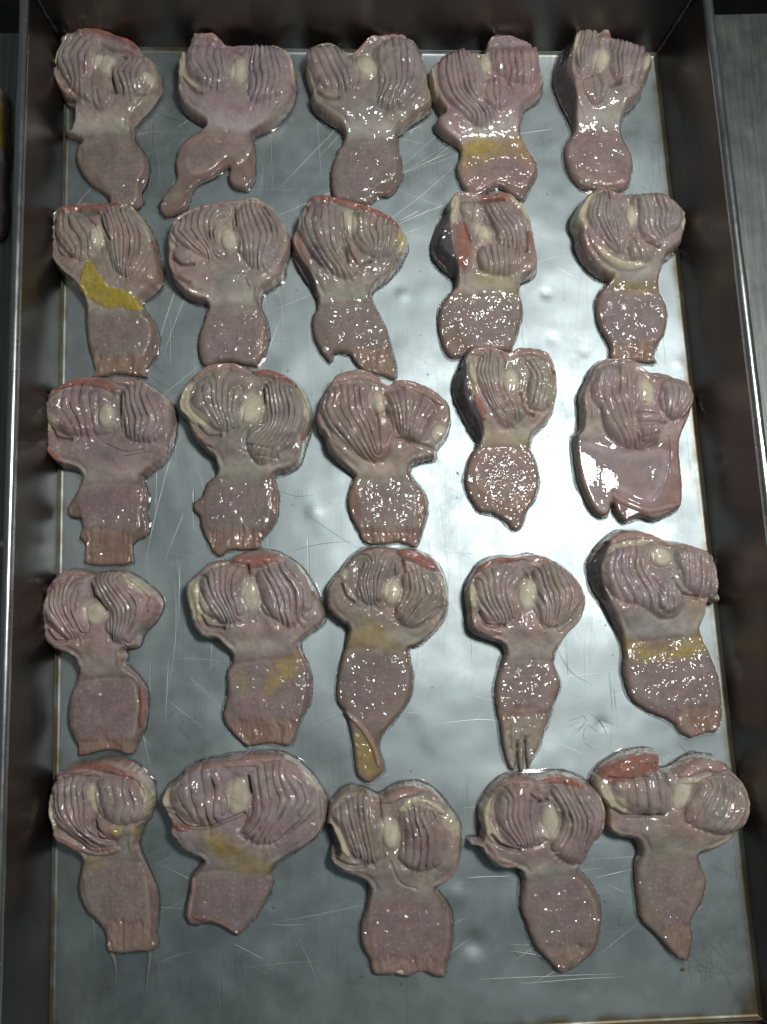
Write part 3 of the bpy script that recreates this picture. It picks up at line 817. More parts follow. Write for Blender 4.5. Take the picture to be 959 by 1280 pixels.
# uneven weld beads up the four corners
for k in range(4):
    a_, b_ = fc[k].copy(), rc[k].copy()
    inn = (fc.mean(0) - a_)
    inn[2] = 0
    inn /= np.linalg.norm(inn)
    m_ = 60
    t_ = np.linspace(0.02, 0.94, m_)[:, None]
    P_ = a_ + (b_ - a_) * t_ + inn * 0.0006
    P_ = P_ + 0.0005 * np.stack([fbm(t_[:, 0] * 25, t_[:, 0] * 3 + k, 61), fbm(t_[:, 0] * 25, t_[:, 0] * 3 + k, 62), np.zeros(m_)], 1)
    v, f = lathe_tube(P_, 0.0013 + 0.0007 * fbm(t_[:, 0] * 30, t_[:, 0] + k, 63), 8)
    mesh_obj('weld_bead', v, f, WALLM, tray)

# the small lug on the left rim
q = on_plane(9.0, 680.0, HR)
lug = np.array([q + np.array((-0.016, 0.0, -0.003)), q + np.array((-0.010, 0.0005, -0.001)), q + np.array((-0.005, 0.0, 0.0)), q + np.array((0.0, 0.0, 0.0))])
v, f = lathe_tube(spline(lug, False, 4), 0.0022)
mesh_obj('handle_lug', v, f, RIMM, tray)

# a row of small punched pits just under the far rim
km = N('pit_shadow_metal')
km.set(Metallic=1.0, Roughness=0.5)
km.b.inputs['Base Color'].default_value = (0.05, 0.05, 0.05, 1)  # discs without a hollow; the shade inside a pit is put into this colour
PV, PF = [], []
for i in range(42):
    t = 0.14 + 0.70 * i / 41
    foot = fc[0] + (fc[1] - fc[0]) * t
    top = rc[0] + (rc[1] - rc[0]) * t
    c = foot + (top - foot) * 0.80 + np.array((0, -0.0021, 0))
    r = 0.0009 + 0.0003 * random.random()
    k0 = len(PV)
    for a in range(8):
        an = 2 * math.pi * a / 8
        PV.append(c + np.array((math.cos(an) * r, 0.0001, math.sin(an) * r)))
    PV.append(c + np.array((0, -0.0004, 0)))
    for a in range(8):
        PF.append((k0 + a, k0 + (a + 1) % 8, k0 + 8))
tag(mesh_obj('punched_pit', np.array(PV), np.array(PF), km.m, tray, smooth=False), kind='stuff')

# counter, and the dark room floor beyond its far edge
e0 = on_plane(0.0, 42.0, -0.004)
e1 = on_plane(959.0, 17.0, -0.004)
ed = (e1 - e0) / np.linalg.norm(e1 - e0)
pl_ = np.array((ed[1], -ed[0], 0)) if ed[0] > 0 else np.array((-ed[1], ed[0], 0))
c0, c1 = e0 - ed * 0.7, e1 + ed * 0.7
bl, br = c0 + pl_ * 1.2, c1 + pl_ * 1.2
top = np.array([c0, c1, br, bl])
low = top - np.array((0, 0, 0.03))
ins_ = top.mean(0)
CV = np.concatenate([top, low])
CF = [np.array([[3, 2, 1, 0]]), np.array([[4, 5, 6, 7]]), np.array([[0, 1, 5, 4], [1, 2, 6, 5], [2, 3, 7, 6], [3, 0, 4, 7]])]
tag(mesh_obj('counter_top', CV, CF, COUNTM, None, smooth=False), kind='structure')
fm = N('dark_floor')
pn = fm.noise(fm.geo(), 30, 3)
fm.l(fm.ramp(pn, (0.3, (0.010, 0.009, 0.010)), (0.7, (0.022, 0.018, 0.019))), fm.b.inputs['Base Color'])
fm.set(Roughness=0.8)
tag(mesh_obj('floor', np.array([(-4, -4, -.86), (4, -4, -.86), (4, 4, -.86), (-4, 4, -.86)], float), np.array([[0, 1, 2, 3]]), fm.m, None, smooth=False), kind='structure')

# ---- scratches: thin shallow burrs on the floor sheet, long ones where the photograph shows them
rs = np.random.RandomState(11)
SCR = ['232,330 215,372 200,420 190,455', '243,342 222,392 203,445', '222,540 205,600 190,660 182,700', '196,575 194,640', '150,870 168,905 188,935',
       '505,850 540,800 570,765', '560,735 600,770 640,800', '470,160 500,145 530,132', '474,178 505,165 528,155', '505,215 530,203 560,190',
       '500,275 525,262', '505,292 535,280', '580,1010 630,1008 668,1012', '585,1098 640,1096', '600,1225 680,1222 770,1219', '745,1098 780,1090 800,1086',
       '395,560 470,620 520,670', '640,570 690,620 720,690', '620,545 650,640 665,700', '560,610 600,622 640,620', '330,560 312,640 300,690', '275,660 268,760 262,840',
       '355,500 350,600', '455,800 470,860 490,930', '245,1010 258,985', '290,1180 330,1200', '700,500 715,610', '660,575 668,700', '730,470 738,520',
       '640,900 700,930 760,955', '600,830 640,850', '545,905 600,900 640,903', '180,500 172,600', '205,700 230,640', '690,330 730,350', '620,170 690,160',
       '115,720 112,860', '210,820 206,905', '225,700 222,790', '395,120 402,230', '600,400 690,372', '330,450 350,400', '700,1060 760,1052', '640,1190 710,1200']
lines = []
for s_ in SCR:
    a_ = np.array([tuple(float(v) for v in q.split(',')) for q in s_.split()])
    lines.append((on_plane(a_[:, 0], a_[:, 1], 0)[:, :2], rs.uniform(0.00008, 0.00020)))
for i_ in range(330):
    py = rs.uniform(110, 1230)
    px = rs.uniform(110, 780 + (py - 60) * 0.108)
    an = rs.choice([1.45, 1.62, 0.35, -0.5, 2.5, 0.05]) + rs.normal(0, 0.18)
    L_ = rs.gamma(2.0, 17) + 8
    c_ = np.array([[px - math.cos(an) * L_, py - math.sin(an) * L_], [px + rs.normal(0, L_ * .05), py + rs.normal(0, L_ * .05)], [px + math.cos(an) * L_, py + math.sin(an) * L_]])
    c_[:, 0] = np.clip(c_[:, 0], 84, 815 + (c_[:, 1] - 60) * 0.108)
    c_[:, 1] = np.clip(c_[:, 1], 75, 1262)
    lines.append((on_plane(c_[:, 0], c_[:, 1], 0)[:, :2], rs.uniform(0.00004, 0.00012)))
# a few scribbled patches of short dark scuffs
DARK = []
for (px, py, n_, r_) in ((880, 1200, 26, 26), (860, 1195, 12, 30), (735, 905, 16, 16), (300, 1190, 10, 20), (125, 1235, 14, 16), (225, 905, 8, 24), (760, 1155, 6, 22), (905, 1090, 6, 30), (620, 250, 10, 30)):
    for j_ in range(n_):
        an = rs.uniform(0, 3.14)
        x0, y0 = px + rs.normal(0, r_ * .5), py + rs.normal(0, r_ * .5)
        L_ = rs.uniform(4, 14)
        c_ = np.array([[x0, y0], [x0 + math.cos(an) * L_ + rs.normal(0, 2), y0 + math.sin(an) * L_], [x0 + 2 * math.cos(an) * L_, y0 + 2 * math.sin(an) * L_ + rs.normal(0, 3)]])
        DARK.append((on_plane(c_[:, 0], c_[:, 1], 0)[:, :2], rs.uniform(0.00005, 0.00011)))
for s_ in ('197,140 215,147 235,152', '188,452 205,468', '185,468 200,478 216,486', '345,612 370,620 395,618', '860,1095 868,1125', '650,1200 640,1185', '845,1085 842,1120',
           '850,930 862,945', '735,1150 748,1160', '380,640 420,668 455,690', '358,690 400,680 440,676', '100,1108 108,1102 100,1115 110,1112', '640,1040 645,1060', '400,905 430,893 470,880', '690,800 715,840 740,855'):
    a_ = np.array([tuple(float(v) for v in q.split(',')) for q in s_.split()])
    DARK.append((on_plane(a_[:, 0], a_[:, 1], 0)[:, :2], rs.uniform(0.00008, 0.00016)))


def floor_height(Pq):
    """height of the floor sheet at plan points (nearest grid corner, in small blocks)"""
    out_ = np.empty(len(Pq))
    for i_ in range(0, len(Pq), 64):
        b_ = Pq[i_:i_ + 64]
        dd = (fx[None] - b_[:, :1]) ** 2 + (fy[None] - b_[:, 1:]) ** 2
        j4 = np.argpartition(dd, 4, axis=1)[:, :4]
        out_[i_:i_ + 64] = fz[j4].max(1)
    return out_


def ribbons(lines_, name, mat, tint_c=None):
    V_, F_, o_ = [], [], 0
    for P_, w_ in lines_:
        S_ = spline(P_, False, 6) if len(P_) > 2 else np.linspace(P_[0], P_[1], 6)
        t_ = np.gradient(S_, axis=0)
        t_ /= np.linalg.norm(t_, axis=1, keepdims=True) + 1e-12
        n_ = np.stack([-t_[:, 1], t_[:, 0]], 1)
        m_ = len(S_)
        ww = w_ * np.sin(np.linspace(0.15, math.pi - 0.15, m_)) * rs.uniform(0.7, 1.2, m_)
        V_ += [np.column_stack([S_ + n_ * ww[:, None], np.zeros(m_)]), np.column_stack([S_, np.full(m_, 0.00005)]), np.column_stack([S_ - n_ * ww[:, None], np.zeros(m_)])]
        i_ = np.arange(m_ - 1)
        F_ += [np.stack([o_ + i_, o_ + m_ + i_, o_ + m_ + i_ + 1, o_ + i_ + 1], 1), np.stack([o_ + m_ + i_, o_ + 2 * m_ + i_, o_ + 2 * m_ + i_ + 1, o_ + m_ + i_ + 1], 1)]
        o_ += 3 * m_
    V_ = np.concatenate(V_)
    V_[:, 2] += floor_height(V_[:, :2]) + 0.00006
    return tag(mesh_obj(name, V_, np.concatenate(F_), mat, tray), kind='stuff')


sm = N('bright_burr')
sm.set(Metallic=1.0, Roughness=0.55)
sm.b.inputs['Base Color'].default_value = (0.85, 0.88, 0.88, 1)
ribbons(lines, 'scratch', sm.m)
dm = N('dark_scuff')
dm.set(Metallic=0.6, Roughness=0.6)
dm.b.inputs['Base Color'].default_value = (0.14, 0.15, 0.155, 1)
ribbons(DARK, 'scuff_mark', dm.m)
# ------------------------------------------------------------------ gizzard builder
ZU = 0.0001145           # metres to one traced unit
GRID = 0.00045
COLS = dict(Y=(0.50, 0.385, 0.06), R=(0.34, 0.150, 0.115), C=(0.58, 0.52, 0.38), P=(0.44, 0.29, 0.26), E=(0.25, 0.17, 0.11),
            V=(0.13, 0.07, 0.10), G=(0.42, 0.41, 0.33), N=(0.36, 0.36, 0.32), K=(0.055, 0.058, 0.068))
LINING = (0.345, 0.283, 0.266)
MUSCLE = (0.355, 0.282, 0.260)
NECK = (0.54, 0.495, 0.44)
FLAP = (0.350, 0.275, 0.245)
SKIN = (0.21, 0.152, 0.128)
PADC = (0.72, 0.665, 0.51)
FLESH = flesh_mat()


def build_piece(pc, idx, z0=0.0):
    ox, oy = pc['o']

    def W2(s, z=0.005):
        a = np.array(pts(s)) if isinstance(s, str) else np.array(s, float)
        return on_plane(ox + a[:, 0] / 3.996, oy + a[:, 1] / 3.996, z)[:, :2]

    out = spline(W2(pc['out']), True, 6)
    out = out + 0.00022 * np.stack([fbm(out[:, 0] * 1500, out[:, 1] * 1500, 7 + idx), fbm(out[:, 0] * 1500, out[:, 1] * 1500, 57 + idx)], 1) + 0.00040 * np.stack([fbm(out[:, 0] * 700, out[:, 1] * 700, 5 + idx), fbm(out[:, 0] * 700, out[:, 1] * 700, 55 + idx)], 1)
    lo = out.min(0) - 2 * GRID
    hi = out.max(0) + 2 * GRID
    nx = int((hi[0] - lo[0]) / GRID) + 1
    ny = int((hi[1] - lo[1]) / GRID) + 1
    gx, gy = np.meshgrid(lo[0] + np.arange(nx) * GRID, lo[1] + np.arange(ny) * GRID)
    ins = inside(gx, gy, out)
    # a small near-boundary clean-up: cells with any inner corner are kept, their outer corners snap to the outline
    cell = ins[:-1, :-1] | ins[1:, :-1] | ins[:-1, 1:] | ins[1:, 1:]
    used = np.zeros_like(ins)
    for a, b in ((0, 0), (1, 0), (0, 1), (1, 1)):
        used[a:ny - 1 + a, b:nx - 1 + b] |= cell
    vid = np.full(ins.shape, -1, np.int64)
    vid[used] = np.arange(used.sum())
    X = gx[used].copy()
    Y = gy[used].copy()
    I = ins[used]
    d, qx, qy = seg_dist(X, Y, out, True, True)
    X = np.where(I, X, qx)
    Y = np.where(I, Y, qy)
    d = np.where(I, d, 0.0)
    cy, cx = np.nonzero(cell)
    Q = np.stack([vid[cy, cx], vid[cy, cx + 1], vid[cy + 1, cx + 1], vid[cy + 1, cx]], 1)
    # ---- fields
    sd = idx * 31
    n1 = fbm(X * 90, Y * 90, sd + 1)
    n2 = fbm(X * 260, Y * 260, sd + 2)
    n3 = fbm(X * 700, Y * 700, sd + 3, 2)
    na, nb = W2(pc['neck'])
    t = (nb - na) / np.linalg.norm(nb - na)
    nrm = np.array([-t[1], t[0]])            # towards the head (up the photograph)
    s = (X - na[0]) * nrm[0] + (Y - na[1]) * nrm[1] + 0.0012 * n1
    lat = (X - na[0]) * t[0] + (Y - na[1]) * t[1]
    head = sstep(-0.008, 0.017, s)
    th, tf = pc['th'] / 1000, pc['tf'] / 1000
    T = (tf + (th - tf) * head) * (1 + 0.10 * fbm(X * 80, Y * 80, sd + 11, 1))
    w = 0.0021 + 0.0032 * head
    q = np.clip(d / w, 0, 1)
    h = T * (0.22 + 0.78 * np.sqrt(np.clip(1 - (1 - q) ** 2, 0, 1)))
    base = np.array(pc['base'] or LINING)
    flapc = np.array(pc['flapc'] or FLAP) * 0.82
    flapc = flapc + 0.22 * (flapc.mean() - flapc)
    col = np.empty((len(X), 3))
    hm = sstep(0.0, 0.007, s)[:, None]
    nk = np.exp(-((s - 0.0035 + 0.001 * n1) / 0.0055) ** 2)[:, None]
    col[:] = np.array(SKIN) * (1 - hm) + hm * np.array((0.33, 0.235, 0.20)) * (1 + 0.25 * n1[:, None])
    edge = sstep(0.0012, 0.0032, d)[:, None]
    col = col * (1 - edge) + edge * (hm * np.array(MUSCLE) + (1 - hm) * np.array(flapc))
    col = col * (1 - 0.75 * nk * edge) + 0.75 * nk * edge * np.array(NECK)
    lab = np.where(s > 0.0015, 0, 1)         # 0 muscle wall, 1 stomach flap
    part = np.full(len(X), -1)
    # ---- ridged lobes
    padm = np.zeros(len(X))
    pade = []
    for (px, py, rx, ry, rot) in pc['pads']:
        c = W2([(px, py)])[0]
        a = math.radians(-rot)
        dx, dy = X - c[0], Y - c[1]
        u = (dx * math.cos(a) + dy * math.sin(a)) / (rx * ZU)
        v = (-dx * math.sin(a) + dy * math.cos(a)) / (ry * ZU)
        e = np.sqrt(u * u + v * v) * (1 + 0.12 * n2)
        pade.append(e)
        padm = np.maximum(padm, 1 - sstep(0.52, 1.32, e))
    valley_acc = None
    pr = np.random.RandomState(900 + idx)
    pt = 1.04 * (1 + pr.uniform(-0.07, 0.07)) * (1 + pr.uniform(-0.045, 0.045, 3))
    for k, (poly, gl, gr, nf) in enumerate(pc['lobes']):
        P = spline(W2(poly), True, 4)
        dl = sdf(X, Y, P) + 0.0006 * n2 + 0.0011
        size = np.sqrt(abs(np.sum(P[:, 0] * np.roll(P[:, 1], -1) - P[:, 1] * np.roll(P[:, 0], -1))) / 2)
        big = min(1.0, size / 0.022)
        A = seg_dist(X, Y, spline(W2(gl), False, 5), False)
        B = seg_dist(X, Y, spline(W2(gr), False, 5), False)
        u = A / (A + B + 1e-9)
        rl = 0.0065 * big
        qq = np.clip(dl / rl, 0, 1)
        h = h + 0.0036 * big * (1 - (1 - qq) ** 2) * sstep(-0.0002, 0.0008, dl)
        h = h - 0.0007 * np.exp(-((dl + 0.0004) / 0.0009) ** 2) * (0.6 + 0.8 * n1)
        ph = nf * u * 0.92 + 0.42 * fbm(X * 52, Y * 52, sd + 40 + k, 2) + 0.06 * n2 + 0.37 + 0.10 * np.sin(7 * u + idx)
        sp = (A + B) / (nf * 0.92)                     # width of one fold here
        ip = np.round(ph)
        dv = np.abs(ph - ip) * sp                      # way to the nearest valley
        fd = 0.25 + 0.95 * hash2(ip + 50, ip * 3 + 7, sd + k)
        run = np.clip(0.55 + 1.0 * fbm(X * 120 + 5 * ip, Y * 120, sd + 80 + k), 0.08, 1.2)
        valley = np.exp(-(dv / (0.00030 + 0.00022 * fd)) ** 2) * fd * run
        ph2 = ph + 0.5 + 0.18 * n2
        dv2 = np.abs(ph2 - np.round(ph2)) * sp
        v2 = np.exp(-(dv2 / 0.00045) ** 2) * np.clip(0.9 * fbm(X * 170, Y * 170, sd + 60 + k), 0, 1)
        ridge = 0.5 + 0.5 * np.cos(2 * np.pi * (ph - 0.5))
        m = (0.68 * sstep(-0.0028, 0.0018, dl + 0.0008 * n2) + 0.32 * sstep(-0.0085, -0.001, dl + 0.0015 * n1) * head * big) * (1 - padm) * (0.5 + 0.5 * big)
        if valley_acc is None:
            valley_acc = np.zeros(len(X))
        h = h - m * (0.0021 * valley + 0.0007 * v2 + 0.00055 * (1 - ridge))
        mm = sstep(-0.0022, 0.0022, dl + 0.001 * n2)[:, None]
        tone = 1 + 0.10 * fbm(X * 60, Y * 60, sd + 90 + k)
        col = col * (1 - mm) + mm * base * tone[:, None] * (1 + 0.05 * n2[:, None])
        part = np.where(dl > 0, k, part)
    # ---- the tissue is not one colour: pinker, duller and paler regions
    va = fbm(X * 75, Y * 75, sd + 201, 3)
    vb = fbm(X * 85, Y * 85, sd + 202, 3)
    vc = fbm(X * 130, Y * 130, sd + 203, 3)
    col = col * (1 + 0.11 * va[:, None] * np.array((0.9, -0.45, -0.25)) + 0.13 * vb[:, None] * np.array((0.5, 0.45, -0.55))
                 + 0.20 * vc[:, None]) * pt
    # the cut rim of the muscle stands up a little and is paler, here and there
    rn_ = np.clip(0.45 + 1.3 * fbm(X * 80, Y * 80, sd + 301), 0, 1) * np.exp(-((d - 0.0017) / 0.0012) ** 2) * hm[:, 0]
    h = h + 0.0021 * rn_ - 0.0010 * np.clip(0.5 + n1, 0, 1) * np.exp(-((d - 0.0042) / 0.0012) ** 2) * hm[:, 0]
    rc_ = (0.6 * rn_)[:, None]
    col = col * (1 - rc_) + rc_ * (np.array((0.47, 0.37, 0.30)) + np.clip(vb, -0.6, 0.6)[:, None] * np.array((-0.02, 0.10, 0.10)))
    # ---- pads
    for e in pade:
        h = h + 0.0016 * np.clip(1 - (e / 1.05) ** 2, 0, 1) + 0.0004 * np.exp(-((e - 1.1) / 0.15) ** 2) * -1
    pm = padm[:, None]
    col = col * (1 - 0.80 * pm) + 0.80 * pm * np.array(PADC) * (1 + 0.08 * n1[:, None])
    for j_, e in enumerate(pade):
        part = np.where(e < 0.92, 40 + j_, part)
    # ---- flap plate, papillae, tail stripes
    P = spline(W2(pc['plate']), True, 4)
    dp = sdf(X, Y, P) + 0.0004 * n2
    below = 1 - sstep(-0.0075, -0.0005, s + 0.0015 * n1)
    h = h + 0.0007 * sstep(-0.0008, 0.0014, dp) * below + 0.00018 * np.exp(-((dp - 0.0002) / 0.0006) ** 2) * below * (0.6 + n1)
    pl = (sstep(-0.0008, 0.0008, dp) * below)[:, None]
    ed = ((1 - sstep(-0.0012, 0.0008, dp)) * (1 - sstep(-0.004, 0.0005, s)))[:, None]
    edn = ed * np.clip(0.55 + 0.45 * n1 + 0.2 * n2, 0.1, 0.9)[:, None]
    col = col * (1 - edn) + edn * np.array(SKIN) * 1.1
    rim = (np.exp(-((dp - 0.0001) / 0.0006) ** 2) * (1 - sstep(-0.009, -0.003, s)))[:, None]
    col = col * (1 - 0.28 * rim) + 0.28 * rim * np.array((0.55, 0.42, 0.36))
    mauve = (sstep(0.001, 0.006, dp) * (1 - sstep(-0.008, -0.001, s)))[:, None]
    col = col * (1 - 0.6 * mauve) + 0.6 * mauve * np.array((0.282, 0.215, 0.214)) * (1 + 0.2 * n1[:, None])
    # papillae: one small bump to a jittered cell
    cs = 0.0027
    fx, fy = np.floor(X / cs), np.floor(Y / cs)
    bump = np.zeros(len(X))
    for ax in (-1, 0, 1):
        for ay in (-1, 0, 1):
            jx = (fx + ax + 0.15 + 0.7 * hash2(fx + ax, fy + ay, sd + 5)) * cs
            jy = (fy + ay + 0.15 + 0.7 * hash2(fx + ax, fy + ay, sd + 6)) * cs
            hh = 0.3 + 0.7 * hash2(fx + ax, fy + ay, sd + 7)
            bump = np.maximum(bump, hh * np.exp(-((X - jx) ** 2 + (Y - jy) ** 2) / 0.00074 ** 2))
    pmask = sstep(0.0, 0.0028, dp) * (1 - sstep(-0.0065, 0.0, s + 0.002 * n1)) * pc['pimple']
    if pc['tail']:
        Pt = spline(W2(pc['tail']), True, 3)
        dt = sdf(X, Y, Pt)
        tm = sstep(-0.0015, 0.003, dt + 0.0018 * fbm(lat * 500, s * 60, sd + 34, 2))
        st = np.clip(1.7 * fbm(lat * 420 + 2 * n1, s * 45, sd + 33, 2) + 0.25 * n2, -1, 1)
        h = h + 0.00055 * tm * st - 0.0003 * tm
        h = np.where(tm > 0, h * (1 - 0.18 * tm), h)
        tc = (0.5 + 0.5 * st)[:, None] * np.array((0.50, 0.36, 0.27)) + (0.5 - 0.5 * st)[:, None] * np.array((0.34, 0.17, 0.11))
        tm2 = (tm * 0.42)[:, None]
        col = col * (1 - tm2) + tm2 * tc
        pmask = pmask * (1 - tm)
    h = h + 0.00026 * bump * pmask * np.clip(0.7 + n2, 0.1, 1.5)
    col = col * (1 + 0.30 * (bump * pmask)[:, None] * np.array((1, 1.02, 1.04)))
    # ---- ridges, grooves
    rpart = np.zeros(len(X), bool)
    for j_, (kind, wd, hg, p) in enumerate(pc['ridges']):
        L = spline(W2(p), False, 5)
        dr = seg_dist(X, Y, L, False) + 0.00035 * n2
        wr = wd * ZU * (1.35 if kind in 'RC' else 1.0)
        # a strip thins out at both its ends
        e1 = np.hypot(X - L[0, 0], Y - L[0, 1])
        e2 = np.hypot(X - L[-1, 0], Y - L[-1, 1])
        tap = 0.45 + 0.55 * sstep(0, 0.005, np.minimum(e1, e2))
        prof = np.sqrt(np.clip(1 - (dr / (wr * 1.15 * tap)) ** 2, 0, 1))
        h = h + 0.0010 * hg * 0.8 * prof
        m = (1 - sstep(0.65 * wr, 1.2 * wr, dr / tap))[:, None] * (1.0 if kind != 'P' else 0.8)
        c = np.array(COLS[kind]) * (1 + (0.30 if kind == 'R' else 0.08) * n2[:, None] + (0.25 if kind == 'R' else 0.05) * n3[:, None])
        if kind == 'R':
            m = m * np.clip(0.85 + 0.4 * n2, 0.35, 1)[:, None]
        col = col * (1 - m) + m * c
        if kind == 'R':
            rpart |= (dr < wr * tap)
            part = np.where(dr < wr * tap, 60 + j_, part)
    for wd, dpt, p in pc['grooves']:
        dr = seg_dist(X, Y, spline(W2(p), False, 5), False)
        h = h - 0.001 * dpt * 0.75 * np.exp(-(dr / (wd * ZU * 0.62)) ** 2)
    for kind, stg, poly in pc['stains']:
        P = spline(W2(poly), True, 3)
        ds = sdf(X, Y, P) + 0.0014 * n2 + 0.0006 * n3
        soft = 0.0011 if stg > 0.9 else 0.0042
        speck = np.clip(0.75 + 0.5 * n3 + 0.3 * n2, 0, 1) if stg < 0.9 else np.clip(0.95 + 0.25 * n2, 0.6, 1)
        m = (sstep(-soft, soft, ds) * stg * (0.88 if kind == 'Y' and stg < 0.9 else 1.0) * speck)[:, None]
        col = col * (1 - m) + m * np.array(COLS[kind]) * (1 + 0.12 * n3[:, None])
        if stg > 0.9:
            h = h + 0.0006 * sstep(-0.0004, 0.0010, ds)
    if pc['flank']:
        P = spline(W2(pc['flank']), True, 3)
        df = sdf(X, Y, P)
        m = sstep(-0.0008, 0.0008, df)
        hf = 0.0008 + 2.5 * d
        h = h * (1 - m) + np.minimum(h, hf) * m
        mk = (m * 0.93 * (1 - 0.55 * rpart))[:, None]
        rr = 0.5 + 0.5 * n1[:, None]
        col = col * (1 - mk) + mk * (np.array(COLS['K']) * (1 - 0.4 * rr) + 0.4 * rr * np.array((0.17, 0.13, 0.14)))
    h = h + 0.00003 * n3 + 0.00024 * n2 * head + (0.00010 if pc['pimple'] > 0.5 else 0.0) * n2
    zb = 0.18 * T
    h = np.where(I, np.maximum(h, 0.0010), np.maximum(0.0009, zb * 0.9))
    col = np.clip(col, 0.01, 0.80)
    # how rough the wet skin is: smooth on the neck and pads, bumpy on the flap
    rgh = 0.75 - 0.5 * np.clip(nk[:, 0], 0, 1) + 0.25 * (1 - hm[:, 0]) * (1 - nk[:, 0])
    rgh = rgh * (1 - 0.75 * padm)
    if pc['pimple'] < 0.5:
        rgh = rgh * hm[:, 0]
    col = np.column_stack([col, rgh])
    V = np.stack([X, Y, h], 1)
    # ---- edge wall: boundary edges go down and in, to the tray
    E = np.concatenate([Q[:, [0, 1]], Q[:, [1, 2]], Q[:, [2, 3]], Q[:, [3, 0]]])
    key = np.sort(E, 1)
    kk = key[:, 0].astype(np.int64) * 10 ** 7 + key[:, 1]
    u_, inv, cnt = np.unique(kk, return_inverse=True, return_counts=True)
    bd = E[cnt[inv] == 1]
    bv = np.unique(bd)
    new = {}
    rings = []
    nv = len(V)
    tang = np.zeros((nv, 2))
    for a, b in bd:
        v = V[b, :2] - V[a, :2]
        tang[a] += v
        tang[b] += v
    tn = tang[bv]
    tn = tn / (np.linalg.norm(tn, axis=1, keepdims=True) + 1e-12)
    outn = np.stack([tn[:, 1], -tn[:, 0]], 1)
    hb = V[bv, 2]
    uc = pc['undercut'] / 1000
    hd = head[bv]
    r1 = np.column_stack([V[bv, :2] + outn * 0.0001, hb * 0.55])
    inset = 0.0004 + uc * hd
    r2 = np.column_stack([V[bv, :2] - outn * inset[:, None], np.full(len(bv), 0.00005)])
    V = np.concatenate([V, r1, r2])
    col = np.concatenate([col, col[bv], col[bv]])
    pos = np.full(nv, -1, np.int64)
    pos[bv] = np.arange(len(bv))
    a, b = pos[bd[:, 0]], pos[bd[:, 1]]
    nbv = len(bv)
    S1 = np.stack([bd[:, 0], nv + a, nv + b, bd[:, 1]], 1)
    S2 = np.stack([nv + a, nv + nbv + a, nv + nbv + b, nv + b], 1)
    ALL = np.concatenate([Q, S1, S2])
    # ---- shared normals, so that the parts meet without a seam
    fn = np.cross(V[ALL[:, 2]] - V[ALL[:, 0]], V[ALL[:, 3]] - V[ALL[:, 1]])
    nn = np.zeros_like(V)
    for c in range(4):
        np.add.at(nn, ALL[:, c], fn)
    nn = nn / (np.linalg.norm(nn, axis=1, keepdims=True) + 1e-20)
    # ---- faces to parts
    def face_vote(arr):
        return arr[Q].max(1)
    fp = face_vote(part)
    fl = lab[Q].min(1)
    code = np.where(fp >= 0, fp, np.where(fl == 0, 20, 21))
    skirt_code = np.where(lab[bd[:, 0]] == 0, 20, 21)
    code_all = np.concatenate([code, skirt_code, skirt_code])

    def comps(F):
        L = np.full(len(V), len(V), np.int64)
        L[F.ravel()] = F.ravel()
        while True:
            fmin = L[F].min(1)
            L2 = L.copy()
            for c in range(4):
                np.minimum.at(L2, F[:, c], fmin)
            L2 = L2[np.minimum(L2, len(V) - 1)] if False else L2
            L2[F.ravel()] = np.minimum(L2[F.ravel()], L2[L2[F.ravel()]])
            if (L2 == L).all():
                return L[F].min(1)
            L = L2
    for cde in [c for c in np.unique(code_all) if c not in (20, 21)]:       # stray crumbs go back to the wall
        sel = np.nonzero(code_all == cde)[0]
        lbl = comps(ALL[sel])
        u2, inv2, cnt2 = np.unique(lbl, return_inverse=True, return_counts=True)
        if len(u2) > 1:
            keep = cnt2.argmax()
            code_all[sel[inv2 != keep]] = 20
    for a_, b_ in ((20, 21), (21, 20)):
        sel = np.nonzero(code_all == a_)[0]
        lbl = comps(ALL[sel])
        u2, inv2, cnt2 = np.unique(lbl, return_inverse=True, return_counts=True)
        if len(u2) > 1:
            keep = cnt2.argmax()
            small = inv2 != keep
            code_all[sel[small]] = b_
    c0 = out.mean(0)
    root = empty('gizzard', (c0[0], c0[1], 0.0))
    group = 'opened gizzards laid out on the tray' if z0 == 0 else None
    tag(root, pc['label'], 'gizzard', group)
    names = {**{40 + q: 'pale_pad' for q in range(9)}, **{60 + q: 'red_rim' for q in range(15)}, 20: 'muscle_wall', 21: 'stomach_flap'}
    for cde in np.unique(code_all):
        F = ALL[code_all == cde]
        idxs, remap = np.unique(F, return_inverse=True)
        mesh_obj(names.get(int(cde), 'ridged_lining'), V[idxs], remap.reshape(F.shape), FLESH, root,
                 tint=col[idxs], normals=nn[idxs])
    # ---- a thread of juice along the foot of the piece
    foot = out[::2]
    m = len(foot)
    tg = np.roll(foot, -1, 0) - np.roll(foot, 1, 0)
    tg = tg / (np.linalg.norm(tg, axis=1, keepdims=True) + 1e-12)
    ar = np.sum(foot[:, 0] * np.roll(foot[:, 1], -1) - foot[:, 1] * np.roll(foot[:, 0], -1))
    on = np.stack([tg[:, 1], -tg[:, 0]], 1) * (1 if ar > 0 else -1)
    wv = 0.0007 + 0.0011 * np.clip(0.5 + fbm(foot[:, 0] * 150, foot[:, 1] * 150, sd + 99), 0, 1)
    prof = [(-0.0012, 0.00085), (0.0001, 0.0006), (0.45, 0.00028), (1.0, 0.00004)]
    R = []
    for i, (o_, z_) in enumerate(prof):
        off = on * (o_ if i < 2 else 1.0) if i < 2 else on * (wv * o_)[:, None]
        R.append(np.column_stack([foot + off, np.full(m, z_)]))
    JV = np.concatenate(R)
    i0 = np.arange(m)
    i1 = (i0 + 1) % m
    JF = np.concatenate([np.stack([r * m + i0, (r + 1) * m + i0, (r + 1) * m + i1, r * m + i1], 1) for r in range(len(prof) - 1)])
